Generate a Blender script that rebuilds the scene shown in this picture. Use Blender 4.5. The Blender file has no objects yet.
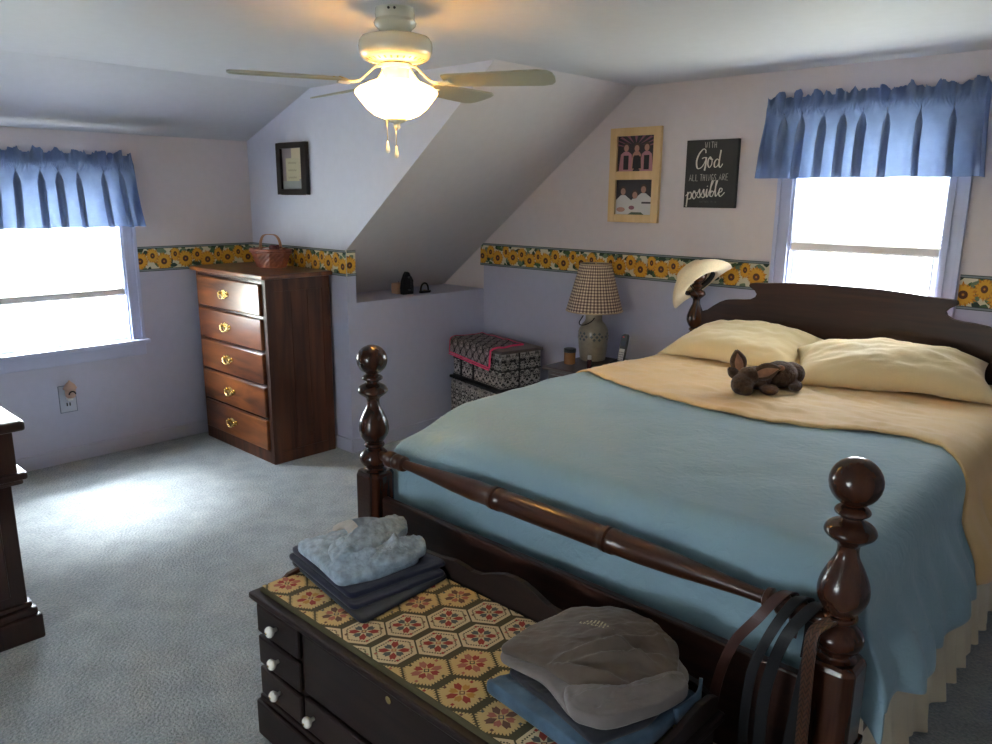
import bpy, math, random
from mathutils import Vector, Matrix, noise
C = bpy.context.scene.collection
PI = math.pi
rnd = random.Random(7)

# ------------------------------------------------------------------ materials
def newmat(name):
    m = bpy.data.materials.new(name); m.use_nodes = True
    nt = m.node_tree
    return m, nt, nt.nodes['Principled BSDF']
def N(nt, t, **kw):
    n = nt.nodes.new(t)
    for k, v in kw.items(): setattr(n, k, v)
    return n
def col(c): return (c[0], c[1], c[2], 1)
def bump(nt, b, src, strength=.3, dist=.01):
    bp = N(nt, 'ShaderNodeBump'); bp.inputs['Strength'].default_value = strength; bp.inputs['Distance'].default_value = dist
    nt.links.new(src, bp.inputs['Height']); nt.links.new(bp.outputs[0], b.inputs['Normal'])
def plain(name, c, rough=.5, metal=0, var=0, vscale=20, bmp=0, bscale=200, coat=0, spec=.5, bdist=.002):
    m, nt, b = newmat(name)
    b.inputs['Base Color'].default_value = col(c); b.inputs['Roughness'].default_value = rough
    b.inputs['Metallic'].default_value = metal; b.inputs['Coat Weight'].default_value = coat
    b.inputs['Coat Roughness'].default_value = .12
    b.inputs['Specular IOR Level'].default_value = spec
    tc = N(nt, 'ShaderNodeTexCoord')
    no = N(nt, 'ShaderNodeTexNoise'); no.inputs['Scale'].default_value = vscale; no.inputs['Detail'].default_value = 4
    nt.links.new(tc.outputs['Object'], no.inputs['Vector'])
    r = N(nt, 'ShaderNodeValToRGB')
    v = max(var, .02)
    r.color_ramp.elements[0].position = .3; r.color_ramp.elements[1].position = .7
    r.color_ramp.elements[0].color = col([x*(1-v) for x in c]); r.color_ramp.elements[1].color = col([min(1, x*(1+v)) for x in c])
    nt.links.new(no.outputs['Fac'], r.inputs[0]); nt.links.new(r.outputs[0], b.inputs['Base Color'])
    if bmp:
        n2 = N(nt, 'ShaderNodeTexNoise'); n2.inputs['Scale'].default_value = bscale; n2.inputs['Detail'].default_value = 3
        nt.links.new(tc.outputs['Object'], n2.inputs['Vector'])
        bump(nt, b, n2.outputs['Fac'], bmp, bdist)
    return m
def wood(name, c1, c2, axis='z', rough=.32, coat=.5, scale=9, stretch=.08):
    m, nt, b = newmat(name)
    tc = N(nt, 'ShaderNodeTexCoord'); mp = N(nt, 'ShaderNodeMapping')
    s = [scale*3]*3; s['xyz'.index(axis)] = scale*3*stretch
    mp.inputs['Scale'].default_value = s
    nt.links.new(tc.outputs['Object'], mp.inputs[0])
    no = N(nt, 'ShaderNodeTexNoise'); no.inputs['Scale'].default_value = 1; no.inputs['Detail'].default_value = 6
    no.inputs['Distortion'].default_value = .8
    nt.links.new(mp.outputs[0], no.inputs['Vector'])
    r = N(nt, 'ShaderNodeValToRGB'); r.color_ramp.elements[0].position = .32; r.color_ramp.elements[1].position = .7
    r.color_ramp.elements[0].color = col(c1); r.color_ramp.elements[1].color = col(c2)
    nt.links.new(no.outputs['Fac'], r.inputs[0]); nt.links.new(r.outputs[0], b.inputs['Base Color'])
    b.inputs['Roughness'].default_value = rough; b.inputs['Coat Weight'].default_value = coat; b.inputs['Coat Roughness'].default_value = .15; b.inputs['Specular IOR Level'].default_value = .35
    bump(nt, b, no.outputs['Fac'], .08, .002)
    return m
def math_n(nt, op, a, b=None, c=None):
    n = N(nt, 'ShaderNodeMath', operation=op)
    for i, v in enumerate((a, b, c)):
        if v is None: continue
        if isinstance(v, (int, float)): n.inputs[i].default_value = v
        else: nt.links.new(v, n.inputs[i])
    return n.outputs[0]
def cloth(name, c, rough=.9, var=.08, vscale=6, weave=.15, trans=0, wscale=900, sheen=.2, lowb=0, lowscale=14):
    m, nt, b = newmat(name)
    tc = N(nt, 'ShaderNodeTexCoord')
    no = N(nt, 'ShaderNodeTexNoise'); no.inputs['Scale'].default_value = vscale; no.inputs['Detail'].default_value = 5
    nt.links.new(tc.outputs['Object'], no.inputs['Vector'])
    r = N(nt, 'ShaderNodeValToRGB'); r.color_ramp.elements[0].position = .3; r.color_ramp.elements[1].position = .7
    r.color_ramp.elements[0].color = col([x*(1-var) for x in c]); r.color_ramp.elements[1].color = col([min(1, x*(1+var)) for x in c])
    nt.links.new(no.outputs['Fac'], r.inputs[0]); nt.links.new(r.outputs[0], b.inputs['Base Color'])
    b.inputs['Roughness'].default_value = rough; b.inputs['Sheen Weight'].default_value = sheen
    b.inputs['Specular IOR Level'].default_value = .2
    n2 = N(nt, 'ShaderNodeTexNoise'); n2.inputs['Scale'].default_value = wscale; n2.inputs['Detail'].default_value = 1
    nt.links.new(tc.outputs['Object'], n2.inputs['Vector'])
    h = n2.outputs['Fac']
    if lowb:
        n3 = N(nt, 'ShaderNodeTexNoise'); n3.inputs['Scale'].default_value = lowscale; n3.inputs['Detail'].default_value = 4
        n3.inputs['Distortion'].default_value = 1.2
        nt.links.new(tc.outputs['Object'], n3.inputs['Vector'])
        h = math_n(nt, 'MULTIPLY_ADD', n3.outputs['Fac'], lowb, math_n(nt, 'MULTIPLY', n2.outputs['Fac'], .15))
    bump(nt, b, h, weave, .004)
    if trans:
        tr = N(nt, 'ShaderNodeBsdfTranslucent'); nt.links.new(r.outputs[0], tr.inputs[0])
        mx = N(nt, 'ShaderNodeMixShader'); mx.inputs[0].default_value = trans
        out = nt.nodes['Material Output']
        nt.links.new(b.outputs[0], mx.inputs[1]); nt.links.new(tr.outputs[0], mx.inputs[2]); nt.links.new(mx.outputs[0], out.inputs[0])
    return m
def emit(name, c, s):
    m, nt, b = newmat(name)
    b.inputs['Emission Color'].default_value = col(c); b.inputs['Emission Strength'].default_value = s
    b.inputs['Base Color'].default_value = col(c)
    return m

M = {}
M['wall_up'] = plain('wall_upper_paint', (.61, .555, .575), .85, var=.015, bmp=.05, bscale=300)
M['wall_low'] = plain('wall_lower_paint', (.445, .455, .58), .8, var=.015, bmp=.05, bscale=300)
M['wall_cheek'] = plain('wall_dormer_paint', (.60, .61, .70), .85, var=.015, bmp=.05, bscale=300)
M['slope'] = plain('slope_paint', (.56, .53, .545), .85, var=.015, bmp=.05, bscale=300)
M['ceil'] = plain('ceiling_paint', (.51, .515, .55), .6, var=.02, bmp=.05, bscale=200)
M['trim'] = plain('trim_paint', (.44, .48, .66), .35, var=.01, bmp=.02)
M['base'] = plain('baseboard_paint', (.44, .45, .56), .5, var=.01)
M['sash'] = plain('sash_white', (.78, .80, .86), .35)
def carpet():
    m, nt, b = newmat('carpet')
    tc = N(nt, 'ShaderNodeTexCoord')
    n1 = N(nt, 'ShaderNodeTexNoise'); n1.inputs['Scale'].default_value = 95; n1.inputs['Detail'].default_value = 3
    n2 = N(nt, 'ShaderNodeTexNoise'); n2.inputs['Scale'].default_value = 8; n2.inputs['Detail'].default_value = 5
    for n in (n1, n2): nt.links.new(tc.outputs['Object'], n.inputs['Vector'])
    r = N(nt, 'ShaderNodeValToRGB'); r.color_ramp.elements[0].position = .32; r.color_ramp.elements[1].position = .7
    r.color_ramp.elements[0].color = (.15, .185, .20, 1); r.color_ramp.elements[1].color = (.37, .405, .415, 1)
    v = math_n(nt, 'MULTIPLY_ADD', n2.outputs['Fac'], .42, math_n(nt, 'MULTIPLY', n1.outputs['Fac'], .58))
    nt.links.new(v, r.inputs[0]); nt.links.new(r.outputs[0], b.inputs['Base Color'])
    b.inputs['Roughness'].default_value = 1; b.inputs['Sheen Weight'].default_value = .35
    b.inputs['Specular IOR Level'].default_value = .1
    bump(nt, b, v, .9, .02)
    return m
M['carpet'] = carpet()
M['bedwood'] = wood('bed_wood', (.020, .0065, .0035), (.068, .021, .009), 'z', .24, .3)
M['railwood'] = wood('rail_wood', (.028, .009, .0045), (.085, .028, .011), 'x', .28, .25)
M['headwood'] = wood('headboard_wood', (.022, .008, .006), (.050, .018, .011), 'x', .4, .1)
M['chestwood'] = wood('chest_wood', (.0065, .0028, .0022), (.018, .0075, .0055), 'x', .5, .0)
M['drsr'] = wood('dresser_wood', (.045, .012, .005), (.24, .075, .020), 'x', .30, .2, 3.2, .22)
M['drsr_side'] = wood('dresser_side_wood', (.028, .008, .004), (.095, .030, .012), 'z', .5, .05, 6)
M['deskwood'] = wood('desk_wood', (.012, .005, .004), (.035, .013, .008), 'z', .3, .4)
M['stand'] = wood('stand_wood', (.025, .012, .010), (.06, .03, .024), 'x', .3, .5)
M['brass'] = plain('brass', (.85, .62, .25), .22, 1)
M['porc'] = plain('porcelain', (.95, .91, .80), .2, coat=.5)
M['black'] = plain('black_plastic', (.012, .012, .013), .4)
M['iron'] = plain('cast_iron', (.015, .015, .016), .35, .6)
M['fan'] = plain('fan_enamel', (.60, .62, .54), .2, coat=.6)
M['blade'] = plain('fan_blade_finish', (.34, .34, .27), .5)
M['gold'] = plain('brushed_brass_screw', (.5, .4, .2), .35, 1)
M['comf'] = cloth('comforter_cloth', (.250, .375, .430), .85, .05, 3, .9, lowb=1.2, lowscale=24)
M['sheet'] = cloth('sheet_cloth', (.68, .46, .215), .8, .05, 5, .5, lowb=1.0, lowscale=9)
M['pillow'] = cloth('pillow_cloth', (.72, .56, .31), .8, .04, 4, .5, lowb=1.0, lowscale=8)
M['skirt'] = cloth('skirt_cloth', (.66, .60, .45), .85, .04, 6, .2)
M['mattress'] = cloth('mattress_cloth', (.7, .68, .62))
M['val'] = cloth('valance_cloth', (.165, .225, .385), .9, .06, 30, .15, trans=.30)
M['shade_f'] = cloth('cellular_fabric', (.74, .74, .69), 0.9, .01, 5, .02, trans=.24)
M['shade_r'] = plain('shade_rail', (.72, .69, .67), .6)
M['felt'] = cloth('plush_fur', (.072, .040, .024), 1, .35, 60, .9, wscale=260, sheen=.15)
M['felt_in'] = cloth('plush_ear_lining', (.30, .155, .10), 1, .2, 30, .5)
M['felt_dk'] = cloth('plush_dark', (.035, .022, .017), 1, .2, 30, .5)
M['denim_l'] = cloth('light_denim', (.29, .375, .445), .9, .30, 45, .8, lowb=1.4, lowscale=42)
M['denim_pale'] = cloth('denim_waistband', (.38, .37, .34), .9, .15, 30, .4)
M['denim_b'] = cloth('blue_denim', (.060, .110, .165), .9, .28, 20, .5, lowb=.7)
M['navy'] = cloth('navy_twill', (.012, .014, .034), .9, .2, 12, .4, lowb=.6)
M['dkgrey'] = cloth('dark_grey_cotton', (.020, .022, .030), .9, .2, 12, .4, lowb=.6)
M['brown'] = cloth('brown_grey_jersey', (.108, .084, .066), .95, .14, 14, .5, lowb=1.0, lowscale=18)
M['greyj'] = cloth('grey_jersey', (.165, .143, .132), .95, .1, 14, .5, lowb=1, lowscale=18)
M['print'] = plain('cream_print', (.42, .38, .24), .8)
M['straw'] = cloth('straw', (.72, .58, .37), .7, .06, 120, .5, wscale=400)
M['leather_b'] = plain('brown_leather', (.060, .020, .014), .42, var=.25, bmp=.2, bscale=150, coat=.1)
M['leather_k'] = plain('black_leather', (.005, .005, .006), .45, var=.2, bmp=.15, coat=.08, spec=.35)
def braid():
    m, nt, b = newmat('braided_leather')
    uv = N(nt, 'ShaderNodeTexCoord'); sp = N(nt, 'ShaderNodeSeparateXYZ'); nt.links.new(uv.outputs['UV'], sp.inputs[0])
    f = math_n(nt, 'ABSOLUTE', math_n(nt, 'SUBTRACT', math_n(nt, 'FRACT', math_n(nt, 'MULTIPLY', sp.outputs[0], 2)), .5))
    g = math_n(nt, 'FRACT', math_n(nt, 'ADD', math_n(nt, 'MULTIPLY', sp.outputs[1], 70), math_n(nt, 'MULTIPLY', f, 2)))
    r = N(nt, 'ShaderNodeValToRGB'); r.color_ramp.elements[0].position = .15; r.color_ramp.elements[1].position = .5
    r.color_ramp.elements[0].color = (.012, .005, .003, 1); r.color_ramp.elements[1].color = (.085, .034, .018, 1)
    nt.links.new(g, r.inputs[0]); nt.links.new(r.outputs[0], b.inputs['Base Color']); b.inputs['Roughness'].default_value = .4
    bump(nt, b, g, .6, .004); return m
M['braid'] = braid()
def gingham():
    m, nt, b = newmat('gingham')
    uv = N(nt, 'ShaderNodeTexCoord'); sp = N(nt, 'ShaderNodeSeparateXYZ'); nt.links.new(uv.outputs['UV'], sp.inputs[0])
    a = math_n(nt, 'GREATER_THAN', math_n(nt, 'FRACT', math_n(nt, 'MULTIPLY', sp.outputs[0], 48)), .5)
    c = math_n(nt, 'GREATER_THAN', math_n(nt, 'FRACT', math_n(nt, 'MULTIPLY', sp.outputs[1], 16)), .5)
    s = math_n(nt, 'MULTIPLY', math_n(nt, 'ADD', a, c), .5)
    r = N(nt, 'ShaderNodeValToRGB'); r.color_ramp.interpolation = 'CONSTANT'
    e = r.color_ramp.elements; e[0].position = 0; e[0].color = (.62, .50, .36, 1)
    e[1].position = .8; e[1].color = (.085, .055, .05, 1); k = e.new(.3); k.color = (.27, .19, .15, 1)
    nt.links.new(s, r.inputs[0]); nt.links.new(r.outputs[0], b.inputs['Base Color']); b.inputs['Roughness'].default_value = .9
    return m
M['gingham'] = gingham()
def damask(name, lat=False):
    m, nt, b = newmat(name)
    tc = N(nt, 'ShaderNodeTexCoord'); sp = N(nt, 'ShaderNodeSeparateXYZ'); nt.links.new(tc.outputs['UV'], sp.inputs[0])
    u = math_n(nt, 'PINGPONG', math_n(nt, 'ADD', sp.outputs[0], 50.0), .038); v = math_n(nt, 'ADD', sp.outputs[1], 0.0)
    cb = N(nt, 'ShaderNodeCombineXYZ'); nt.links.new(u, cb.inputs[0]); nt.links.new(v, cb.inputs[1])
    no = N(nt, 'ShaderNodeTexNoise'); no.inputs['Scale'].default_value = 62; no.inputs['Detail'].default_value = 1.5; no.inputs['Distortion'].default_value = 1.5
    nt.links.new(cb.outputs[0], no.inputs['Vector'])
    r = N(nt, 'ShaderNodeValToRGB'); e = r.color_ramp.elements
    e[0].position = .47; e[1].position = .52
    e[0].color = (.012, .012, .014, 1); e[1].color = (.42, .39, .37, 1)
    if lat:
        e[0].color = (.10, .085, .085, 1); e[1].color = (.30, .26, .26, 1)
    nt.links.new(no.outputs['Fac'], r.inputs[0])
    outc = r.outputs[0]
    if lat:
        # ogee lattice lines
        U = math_n(nt, 'MULTIPLY', sp.outputs[0], 2*PI/.075); V = math_n(nt, 'MULTIPLY', sp.outputs[1], 2*PI/.095)
        L = math_n(nt, 'ABSOLUTE', math_n(nt, 'ADD', math_n(nt, 'COSINE', U), math_n(nt, 'COSINE', V)))
        k = math_n(nt, 'GREATER_THAN', L, .32)
        mx = N(nt, 'ShaderNodeMix', data_type='RGBA'); nt.links.new(k, mx.inputs[0])
        mx.inputs[6].default_value = (.012, .010, .012, 1); nt.links.new(r.outputs[0], mx.inputs[7]); outc = mx.outputs[2]
    nt.links.new(outc, b.inputs['Base Color']); b.inputs['Roughness'].default_value = .85
    return m
M['damask'] = damask('damask_fabric'); M['ogee'] = damask('ogee_fabric', True)
M['pink'] = plain('pink_binding', (.78, .06, .17), .7)
M['lid'] = plain('dark_lid_fabric', (.10, .075, .075), .45, var=.2)
M['bfab'] = plain('black_fabric', (.012, .011, .012), .8)
M['crock'] = plain('salt_glaze', (.24, .205, .155), .3, var=.12, vscale=30, coat=.4)
M['crockblue'] = plain('cobalt_glaze', (.06, .075, .085), .35)
M['wicker'] = wood('basket_splint', (.15, .030, .014), (.32, .085, .035), 'x', .4, .3, 12)
M['wicker2'] = wood('basket_handle_wood', (.34, .15, .07), (.5, .25, .12), 'x', .4, .3, 12)
M['linen'] = cloth('liner', (.75, .73, .72))
M['candle'] = plain('amber_glass', (.30, .13, .05), .15, coat=.5, var=.1)
M['red'] = plain('red_led', (.7, .02, .03), .4)
M['silver'] = plain('silver_plastic', (.45, .43, .40), .35, .2)
M['white'] = plain('white_plastic', (.72, .72, .70), .4)
M['pinewd'] = wood('pine_frame', (.60, .40, .19), (.70, .50, .26), 'z', .45, .2, 6)
M['espresso'] = wood('black_frame_wood', (.012, .008, .007), (.022, .014, .012), 'z', .35, .3)
M['plate'] = plain('outlet_plate', (.46, .49, .58), .35)
M['clay'] = plain('bisque', (.50, .33, .26), .6)
M['linec'] = plain('outlet_shadow_gap', (.15, .17, .22), .7)
def glass():
    m, nt, b = newmat('window_glass')
    t = N(nt, 'ShaderNodeBsdfTransparent'); g = N(nt, 'ShaderNodeBsdfGlossy'); g.inputs['Roughness'].default_value = .02
    mx = N(nt, 'ShaderNodeMixShader'); mx.inputs[0].default_value = .05
    nt.links.new(t.outputs[0], mx.inputs[1]); nt.links.new(g.outputs[0], mx.inputs[2]); nt.links.new(mx.outputs[0], nt.nodes['Material Output'].inputs[0])
    return m
M['glass'] = glass()
P = {}
def pc(name, c, rough=.8):
    if name not in P: P[name] = plain(name, c, rough)
    return P[name]

# ------------------------------------------------------------------ mesh builder
origin = {}
def rot2(x, y, a): return x*math.cos(a)-y*math.sin(a), x*math.sin(a)+y*math.cos(a)
class MB:
    def __init__(s): s.v = []; s.f = []; s.m = []; s.uv = []
    def face(s, pts, mi=0, uv=None):
        n = len(s.v); s.v += [tuple(p) for p in pts]; s.f.append(tuple(range(n, n+len(pts)))); s.m.append(mi)
        s.uv.append(uv)
    def box(s, x0, x1, y0, y1, z0, z1, mi=0, uvs=False):
        n = len(s.v)
        s.v += [(x0,y0,z0),(x1,y0,z0),(x1,y1,z0),(x0,y1,z0),(x0,y0,z1),(x1,y0,z1),(x1,y1,z1),(x0,y1,z1)]
        F = [(0,3,2,1),(4,5,6,7),(0,1,5,4),(1,2,6,5),(2,3,7,6),(3,0,4,7)]
        for f in F:
            s.f.append(tuple(n+i for i in f)); s.m.append(mi)
            if uvs:
                P_ = [s.v[n+i] for i in f]
                ax = {0: (0, 1), 1: (0, 1), 2: (0, 2), 4: (0, 2), 3: (1, 2), 5: (1, 2)}[F.index(f)]
                s.uv.append([(p[ax[0]], p[ax[1]]) for p in P_])
            else: s.uv.append(None)
        return s
    def grid(s, rows, mi=0, close=False, uvrows=None):
        n = len(s.v); R = len(rows); K = len(rows[0])
        for r in rows: s.v += [tuple(p) for p in r]
        for i in range(R-1):
            for j in range(K if close else K-1):
                j2 = (j+1) % K
                s.f.append((n+i*K+j, n+i*K+j2, n+(i+1)*K+j2, n+(i+1)*K+j)); s.m.append(mi)
                if uvrows:
                    uu = uvrows[i][j2][0] if j2 else 1.0
                    s.uv.append([uvrows[i][j], (uu, uvrows[i][j2][1]), (uu, uvrows[i+1][j2][1]), uvrows[i+1][j]])
                else: s.uv.append(None)
        return s
    def lathe(s, prof, c, axis=(0,0,1), seg=32, mi=0, caps=True, start=None, ncorner=None):
        """prof: list of (radius, distance along axis)"""
        A = Vector(axis).normalized(); X = A.orthogonal().normalized() if start is None else Vector(start); Y = A.cross(X)
        c = Vector(c); rows = []; uvr = []
        h0, h1 = prof[0][1], prof[-1][1]
        for r, h in prof:
            rows.append([c + A*h + (X*math.cos(2*PI*k/seg)+Y*math.sin(2*PI*k/seg))*r for k in range(seg)])
            uvr.append([(k/seg, (h-h0)/(h1-h0+1e-9)) for k in range(seg)])
        s.grid(rows, mi, True, uvr)
        if caps:
            if prof[0][0] > 1e-4: s.face(list(reversed(rows[0])), mi)
            if prof[-1][0] > 1e-4: s.face(rows[-1], mi)
        return s
    def tube(s, path, r, seg=10, mi=0, caps=True):
        path = [Vector(p) for p in path]; rows = []
        up = Vector((0, 0, 1)); n = len(path)
        d0 = (path[1]-path[0]).normalized()
        X = d0.orthogonal().normalized()
        for i, p in enumerate(path):
            d = (path[min(i+1, n-1)]-path[max(i-1, 0)]).normalized()
            X = (X - d*X.dot(d)).normalized(); Y = d.cross(X)
            rr = r[i] if isinstance(r, (list, tuple)) else r
            rows.append([p+(X*math.cos(2*PI*k/seg)+Y*math.sin(2*PI*k/seg))*rr for k in range(seg)])
        s.grid(rows, mi, True)
        if caps: s.face(list(reversed(rows[0])), mi); s.face(rows[-1], mi)
        return s
    def ribbon(s, path, wdir, w, th, mi=0):
        """flat strap along path; wdir: vector across (or list)"""
        path = [Vector(p) for p in path]; n = len(path); rows = []; uvr = []; L = 0
        for i, p in enumerate(path):
            d = (path[min(i+1, n-1)]-path[max(i-1, 0)]).normalized()
            W = Vector(wdir[i] if isinstance(wdir, list) else wdir); W = (W-d*W.dot(d)).normalized(); T = d.cross(W)
            if i: L += (p-path[i-1]).length
            ww = w[i] if isinstance(w, (list, tuple)) else w
            rows.append([p-W*ww/2-T*th/2, p+W*ww/2-T*th/2, p+W*ww/2+T*th/2, p-W*ww/2+T*th/2])
            uvr.append([(0, L), (1, L), (1, L), (0, L)])
        s.grid(rows, mi, True, uvr); s.face(list(reversed(rows[0])), mi); s.face(rows[-1], mi)
        return s
    def prism(s, outline, fn, d0, d1, mi=0):
        """outline: 2D pts; fn(u,v,d)->3D"""
        a = [fn(u, v, d0) for u, v in outline]; b = [fn(u, v, d1) for u, v in outline]
        s.face(list(reversed(a)), mi); s.face(b, mi)
        k = len(outline)
        for i in range(k):
            j = (i+1) % k
            s.face([a[i], a[j], b[j], b[i]], mi)
        return s
    def build(s, name, mats, parent=None, smooth=False, bevel=0, subsurf=0, merge=True, auto=None, solid=0):
        me = bpy.data.meshes.new(name)
        off = Vector(origin.get(parent.name, (0, 0, 0))) if parent else Vector((0, 0, 0))
        me.from_pydata([Vector(v)-off for v in s.v], [], s.f)
        if any(u for u in s.uv):
            ul = me.uv_layers.new(name='UVMap')
            for p, u in zip(me.polygons, s.uv):
                if u:
                    for li, q in zip(p.loop_indices, u): ul.data[li].uv = q
        if not isinstance(mats, (list, tuple)): mats = [mats]
        for m in mats: me.materials.append(m)
        for p, k in zip(me.polygons, s.m): p.material_index = k; p.use_smooth = smooth
        if merge:
            import bmesh
            bm = bmesh.new(); bm.from_mesh(me); bmesh.ops.remove_doubles(bm, verts=bm.verts, dist=1e-5)
            if merge == 'n': bmesh.ops.recalc_face_normals(bm, faces=bm.faces)
            bm.to_mesh(me); bm.free()
        o = bpy.data.objects.new(name, me); C.objects.link(o)
        if parent: o.parent = parent
        origin[o.name] = tuple(off) if parent else (0, 0, 0)
        if bevel:
            b = o.modifiers.new('bevel', 'BEVEL'); b.width = bevel; b.segments = 2; b.limit_method = 'ANGLE'; b.angle_limit = .7
        if subsurf:
            q = o.modifiers.new('sub', 'SUBSURF'); q.levels = subsurf; q.render_levels = subsurf
        if solid:
            q = o.modifiers.new('solid', 'SOLIDIFY'); q.thickness = solid; q.offset = 0
        if smooth and auto:
            try:
                import bmesh
                for e in me.edges: pass
                me.set_sharp_from_angle(angle=auto)
            except Exception: pass
        return o
def tag(o, label, cat, group=None):
    o['label'] = label; o['category'] = cat
    if group: o['group'] = group
    return o
def thing(name, label, cat, loc, group=None):
    o = bpy.data.objects.new(name, None); C.objects.link(o); o.location = loc; o.empty_display_size = .05
    origin[o.name] = tuple(loc)
    return tag(o, label, cat, group)
def struct(o): o['kind'] = 'structure'; return o
def meshthing(mb, name, mats, label, cat, group=None, loc=None, **kw):
    o = mb.build(name, mats, None, **kw)
    if loc:
        o.data.transform(Matrix.Translation(-Vector(loc))); o.location = loc; origin[o.name] = tuple(loc)
    return tag(o, label, cat, group)
def fbm(x, y, z=0, o=3):
    return noise.fractal(Vector((x, y, z)), 1.0, 2.0, o)
def smooth01(t): t = max(0, min(1, t)); return t*t*(3-2*t)
def catmull(pts, n=8, closed=False):
    P_ = [Vector(p) for p in pts]; out = []; k = len(P_)
    rng = range(k if closed else k-1)
    for i in rng:
        a, b, c, d = (P_[(i-1) % k] if closed or i else P_[0]), P_[i], P_[(i+1) % k], (P_[(i+2) % k] if closed or i+2 < k else P_[-1])
        for j in range(n):
            t = j/n
            out.append(.5*((2*b)+(c-a)*t+(2*a-5*b+4*c-d)*t*t+(3*b-a-3*c+d)*t**3))
    if not closed: out.append(P_[-1])
    return out

# ------------------------------------------------------------------ room
ZC, ZB1, ZB0, ZL = 2.218, 1.2715, 1.1163, .949
YC, YR, XD, XS, XK, ZT = -1.184, -1.118, -1.078, 1.219, -.3025, 1.9415
XE, YE, YD = 5.2, -5.6, -4.7
ZM = 1.19
XL = -(ZB1-ZL)/((ZC-ZB1)/XS)   # back of ledge
b = MB(); b.face([(XD-.1, YE-.1, 0), (XE+.1, YE-.1, 0), (XE+.1, .1, 0), (XD-.1, .1, 0)])
struct(b.build('floor', M['carpet']))
b = MB(); b.face([(XK, YE, ZC), (XK, 0, ZC), (XE, 0, ZC), (XE, YE, ZC)])
struct(b.build('ceiling', M['ceil']))
b = MB(); b.face([(XD, YD, ZT), (XD, YC, ZT), (XK, YC, ZC), (XK, YD, ZC)])
struct(b.build('ceiling', M['ceil']))
b = MB(); b.face([(0, YC, ZB1), (0, 0, ZB1), (XS, 0, ZC), (XS, YC, ZC)])
b.face([(XL, YR, ZL), (XL, 0, ZL), (0, 0, ZB1), (0, YR, ZB1)])
struct(b.build('ceiling', M['slope']))
# right wall (gable) with window hole
W1 = dict(x0=2.19, x1=2.905, z0=.80, z1=2.0)
def wallcells(b, us, vs, hole, fn, vm):
    for i in range(len(us)-1):
        for j in range(len(vs)-1):
            u0, u1, v0, v1 = us[i], us[i+1], vs[j], vs[j+1]
            if u0 >= hole[0]-1e-6 and u1 <= hole[1]+1e-6 and v0 >= hole[2]-1e-6 and v1 <= hole[3]+1e-6: continue
            b.face([fn(u0, v0), fn(u1, v0), fn(u1, v1), fn(u0, v1)], 0 if v0 >= vm-1e-6 else 1)
b = MB()
wallcells(b, [XS, W1['x0'], W1['x1'], XE], [0, W1['z0'], ZM, W1['z1'], ZC], (W1['x0'], W1['x1'], W1['z0'], W1['z1']), lambda u, v: (u, 0, v), ZM)
b.face([(0, 0, 0), (XS, 0, 0), (XS, 0, ZM), (0, 0, ZM)], 1)
b.face([(0, 0, ZM), (XS, 0, ZM), (XS, 0, ZC), (0, 0, ZB1)], 0)
b.face([(XL, 0, ZL), (0, 0, ZL), (0, 0, ZB1)], 0)
struct(b.build('wall_right', [M['wall_up'], M['wall_low']]))
b = MB()
W2 = dict(y0=-2.86, y1=-2.058, z0=.70, z1=1.72)
wallcells(b, [YD, W2['y0'], W2['y1'], YC], [0, W2['z0'], ZM, W2['z1'], ZT], (W2['y0'], W2['y1'], W2['z0'], W2['z1']), lambda u, v: (XD, u, v), ZM)
struct(b.build('wall_left', [M['wall_up'], M['wall_low']]))
for y, nm in ((YC, 'wall_dormer'), (YD, 'wall_dormer')):
    b = MB(); b.face([(XD, y, 0), (0, y, 0), (0, y, ZM), (XD, y, ZM)], 1)
    b.face([(XD, y, ZM), (0, y, ZM), (0, y, ZB1), (XS, y, ZC), (XK, y, ZC), (XD, y, ZT)], 0)
    struct(b.build(nm, [M['wall_cheek'], M['wall_low']]))
b = MB(); b.face([(0, YC, 0), (0, 0, 0), (0, 0, ZL), (0, YC, ZL)], 1)
b.face([(0, YC, ZL), (0, YR, ZL), (0, YR, ZM), (0, YC, ZM)], 1)
b.face([(0, YC, ZM), (0, YR, ZM), (0, YR, ZB1), (0, YC, ZB1)], 0)
b.face([(0, YR, ZL), (XL, YR, ZL), (0, YR, ZB1)], 0)
b.face([(0, YE, 0), (0, YD, 0), (0, YD, ZB1), (0, YE, ZB1)], 1)
b.face([(0, YR, ZL), (0, 0, ZL), (XL, 0, ZL), (XL, YR, ZL)], 1)
struct(b.build('wall_knee', [M['wall_up'], M['wall_low']]))
b = MB(); b.face([(0, YE, ZB1), (0, YD, ZB1), (XS, YD, ZC), (XS, YE, ZC)])
struct(b.build('ceiling', M['slope']))
b = MB(); W3 = dict(x0=2.25, x1=3.10, z0=.85, z1=1.95)
wallcells(b, [0, W3['x0'], W3['x1'], XE], [0, W3['z0'], ZM, W3['z1'], ZC], (W3['x0'], W3['x1'], W3['z0'], W3['z1']), lambda u, v: (u, YE, v), ZM)
struct(b.build('wall_back', [M['wall_up'], M['wall_low']]))
b = MB(); b.face([(XE, YE, 0), (XE, 0, 0), (XE, 0, ZC), (XE, YE, ZC)]); struct(b.build('wall_near', M['wall_up']))
# baseboards
BB, BT = .085, .013
def baseboard(name, x0, x1, y0, y1):
    b = MB(); b.box(x0, x1, y0, y1, 0, BB); struct(b.build(name, M['base'], bevel=.004))
baseboard('baseboard_left', XD, XD+BT, YD, YC-BT)
baseboard('baseboard_dormer', XD, BT, YC-BT, YC)
baseboard('baseboard_knee', 0, BT, YC, -BT)
baseboard('baseboard_right', 0, XE, -BT, 0)

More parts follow.
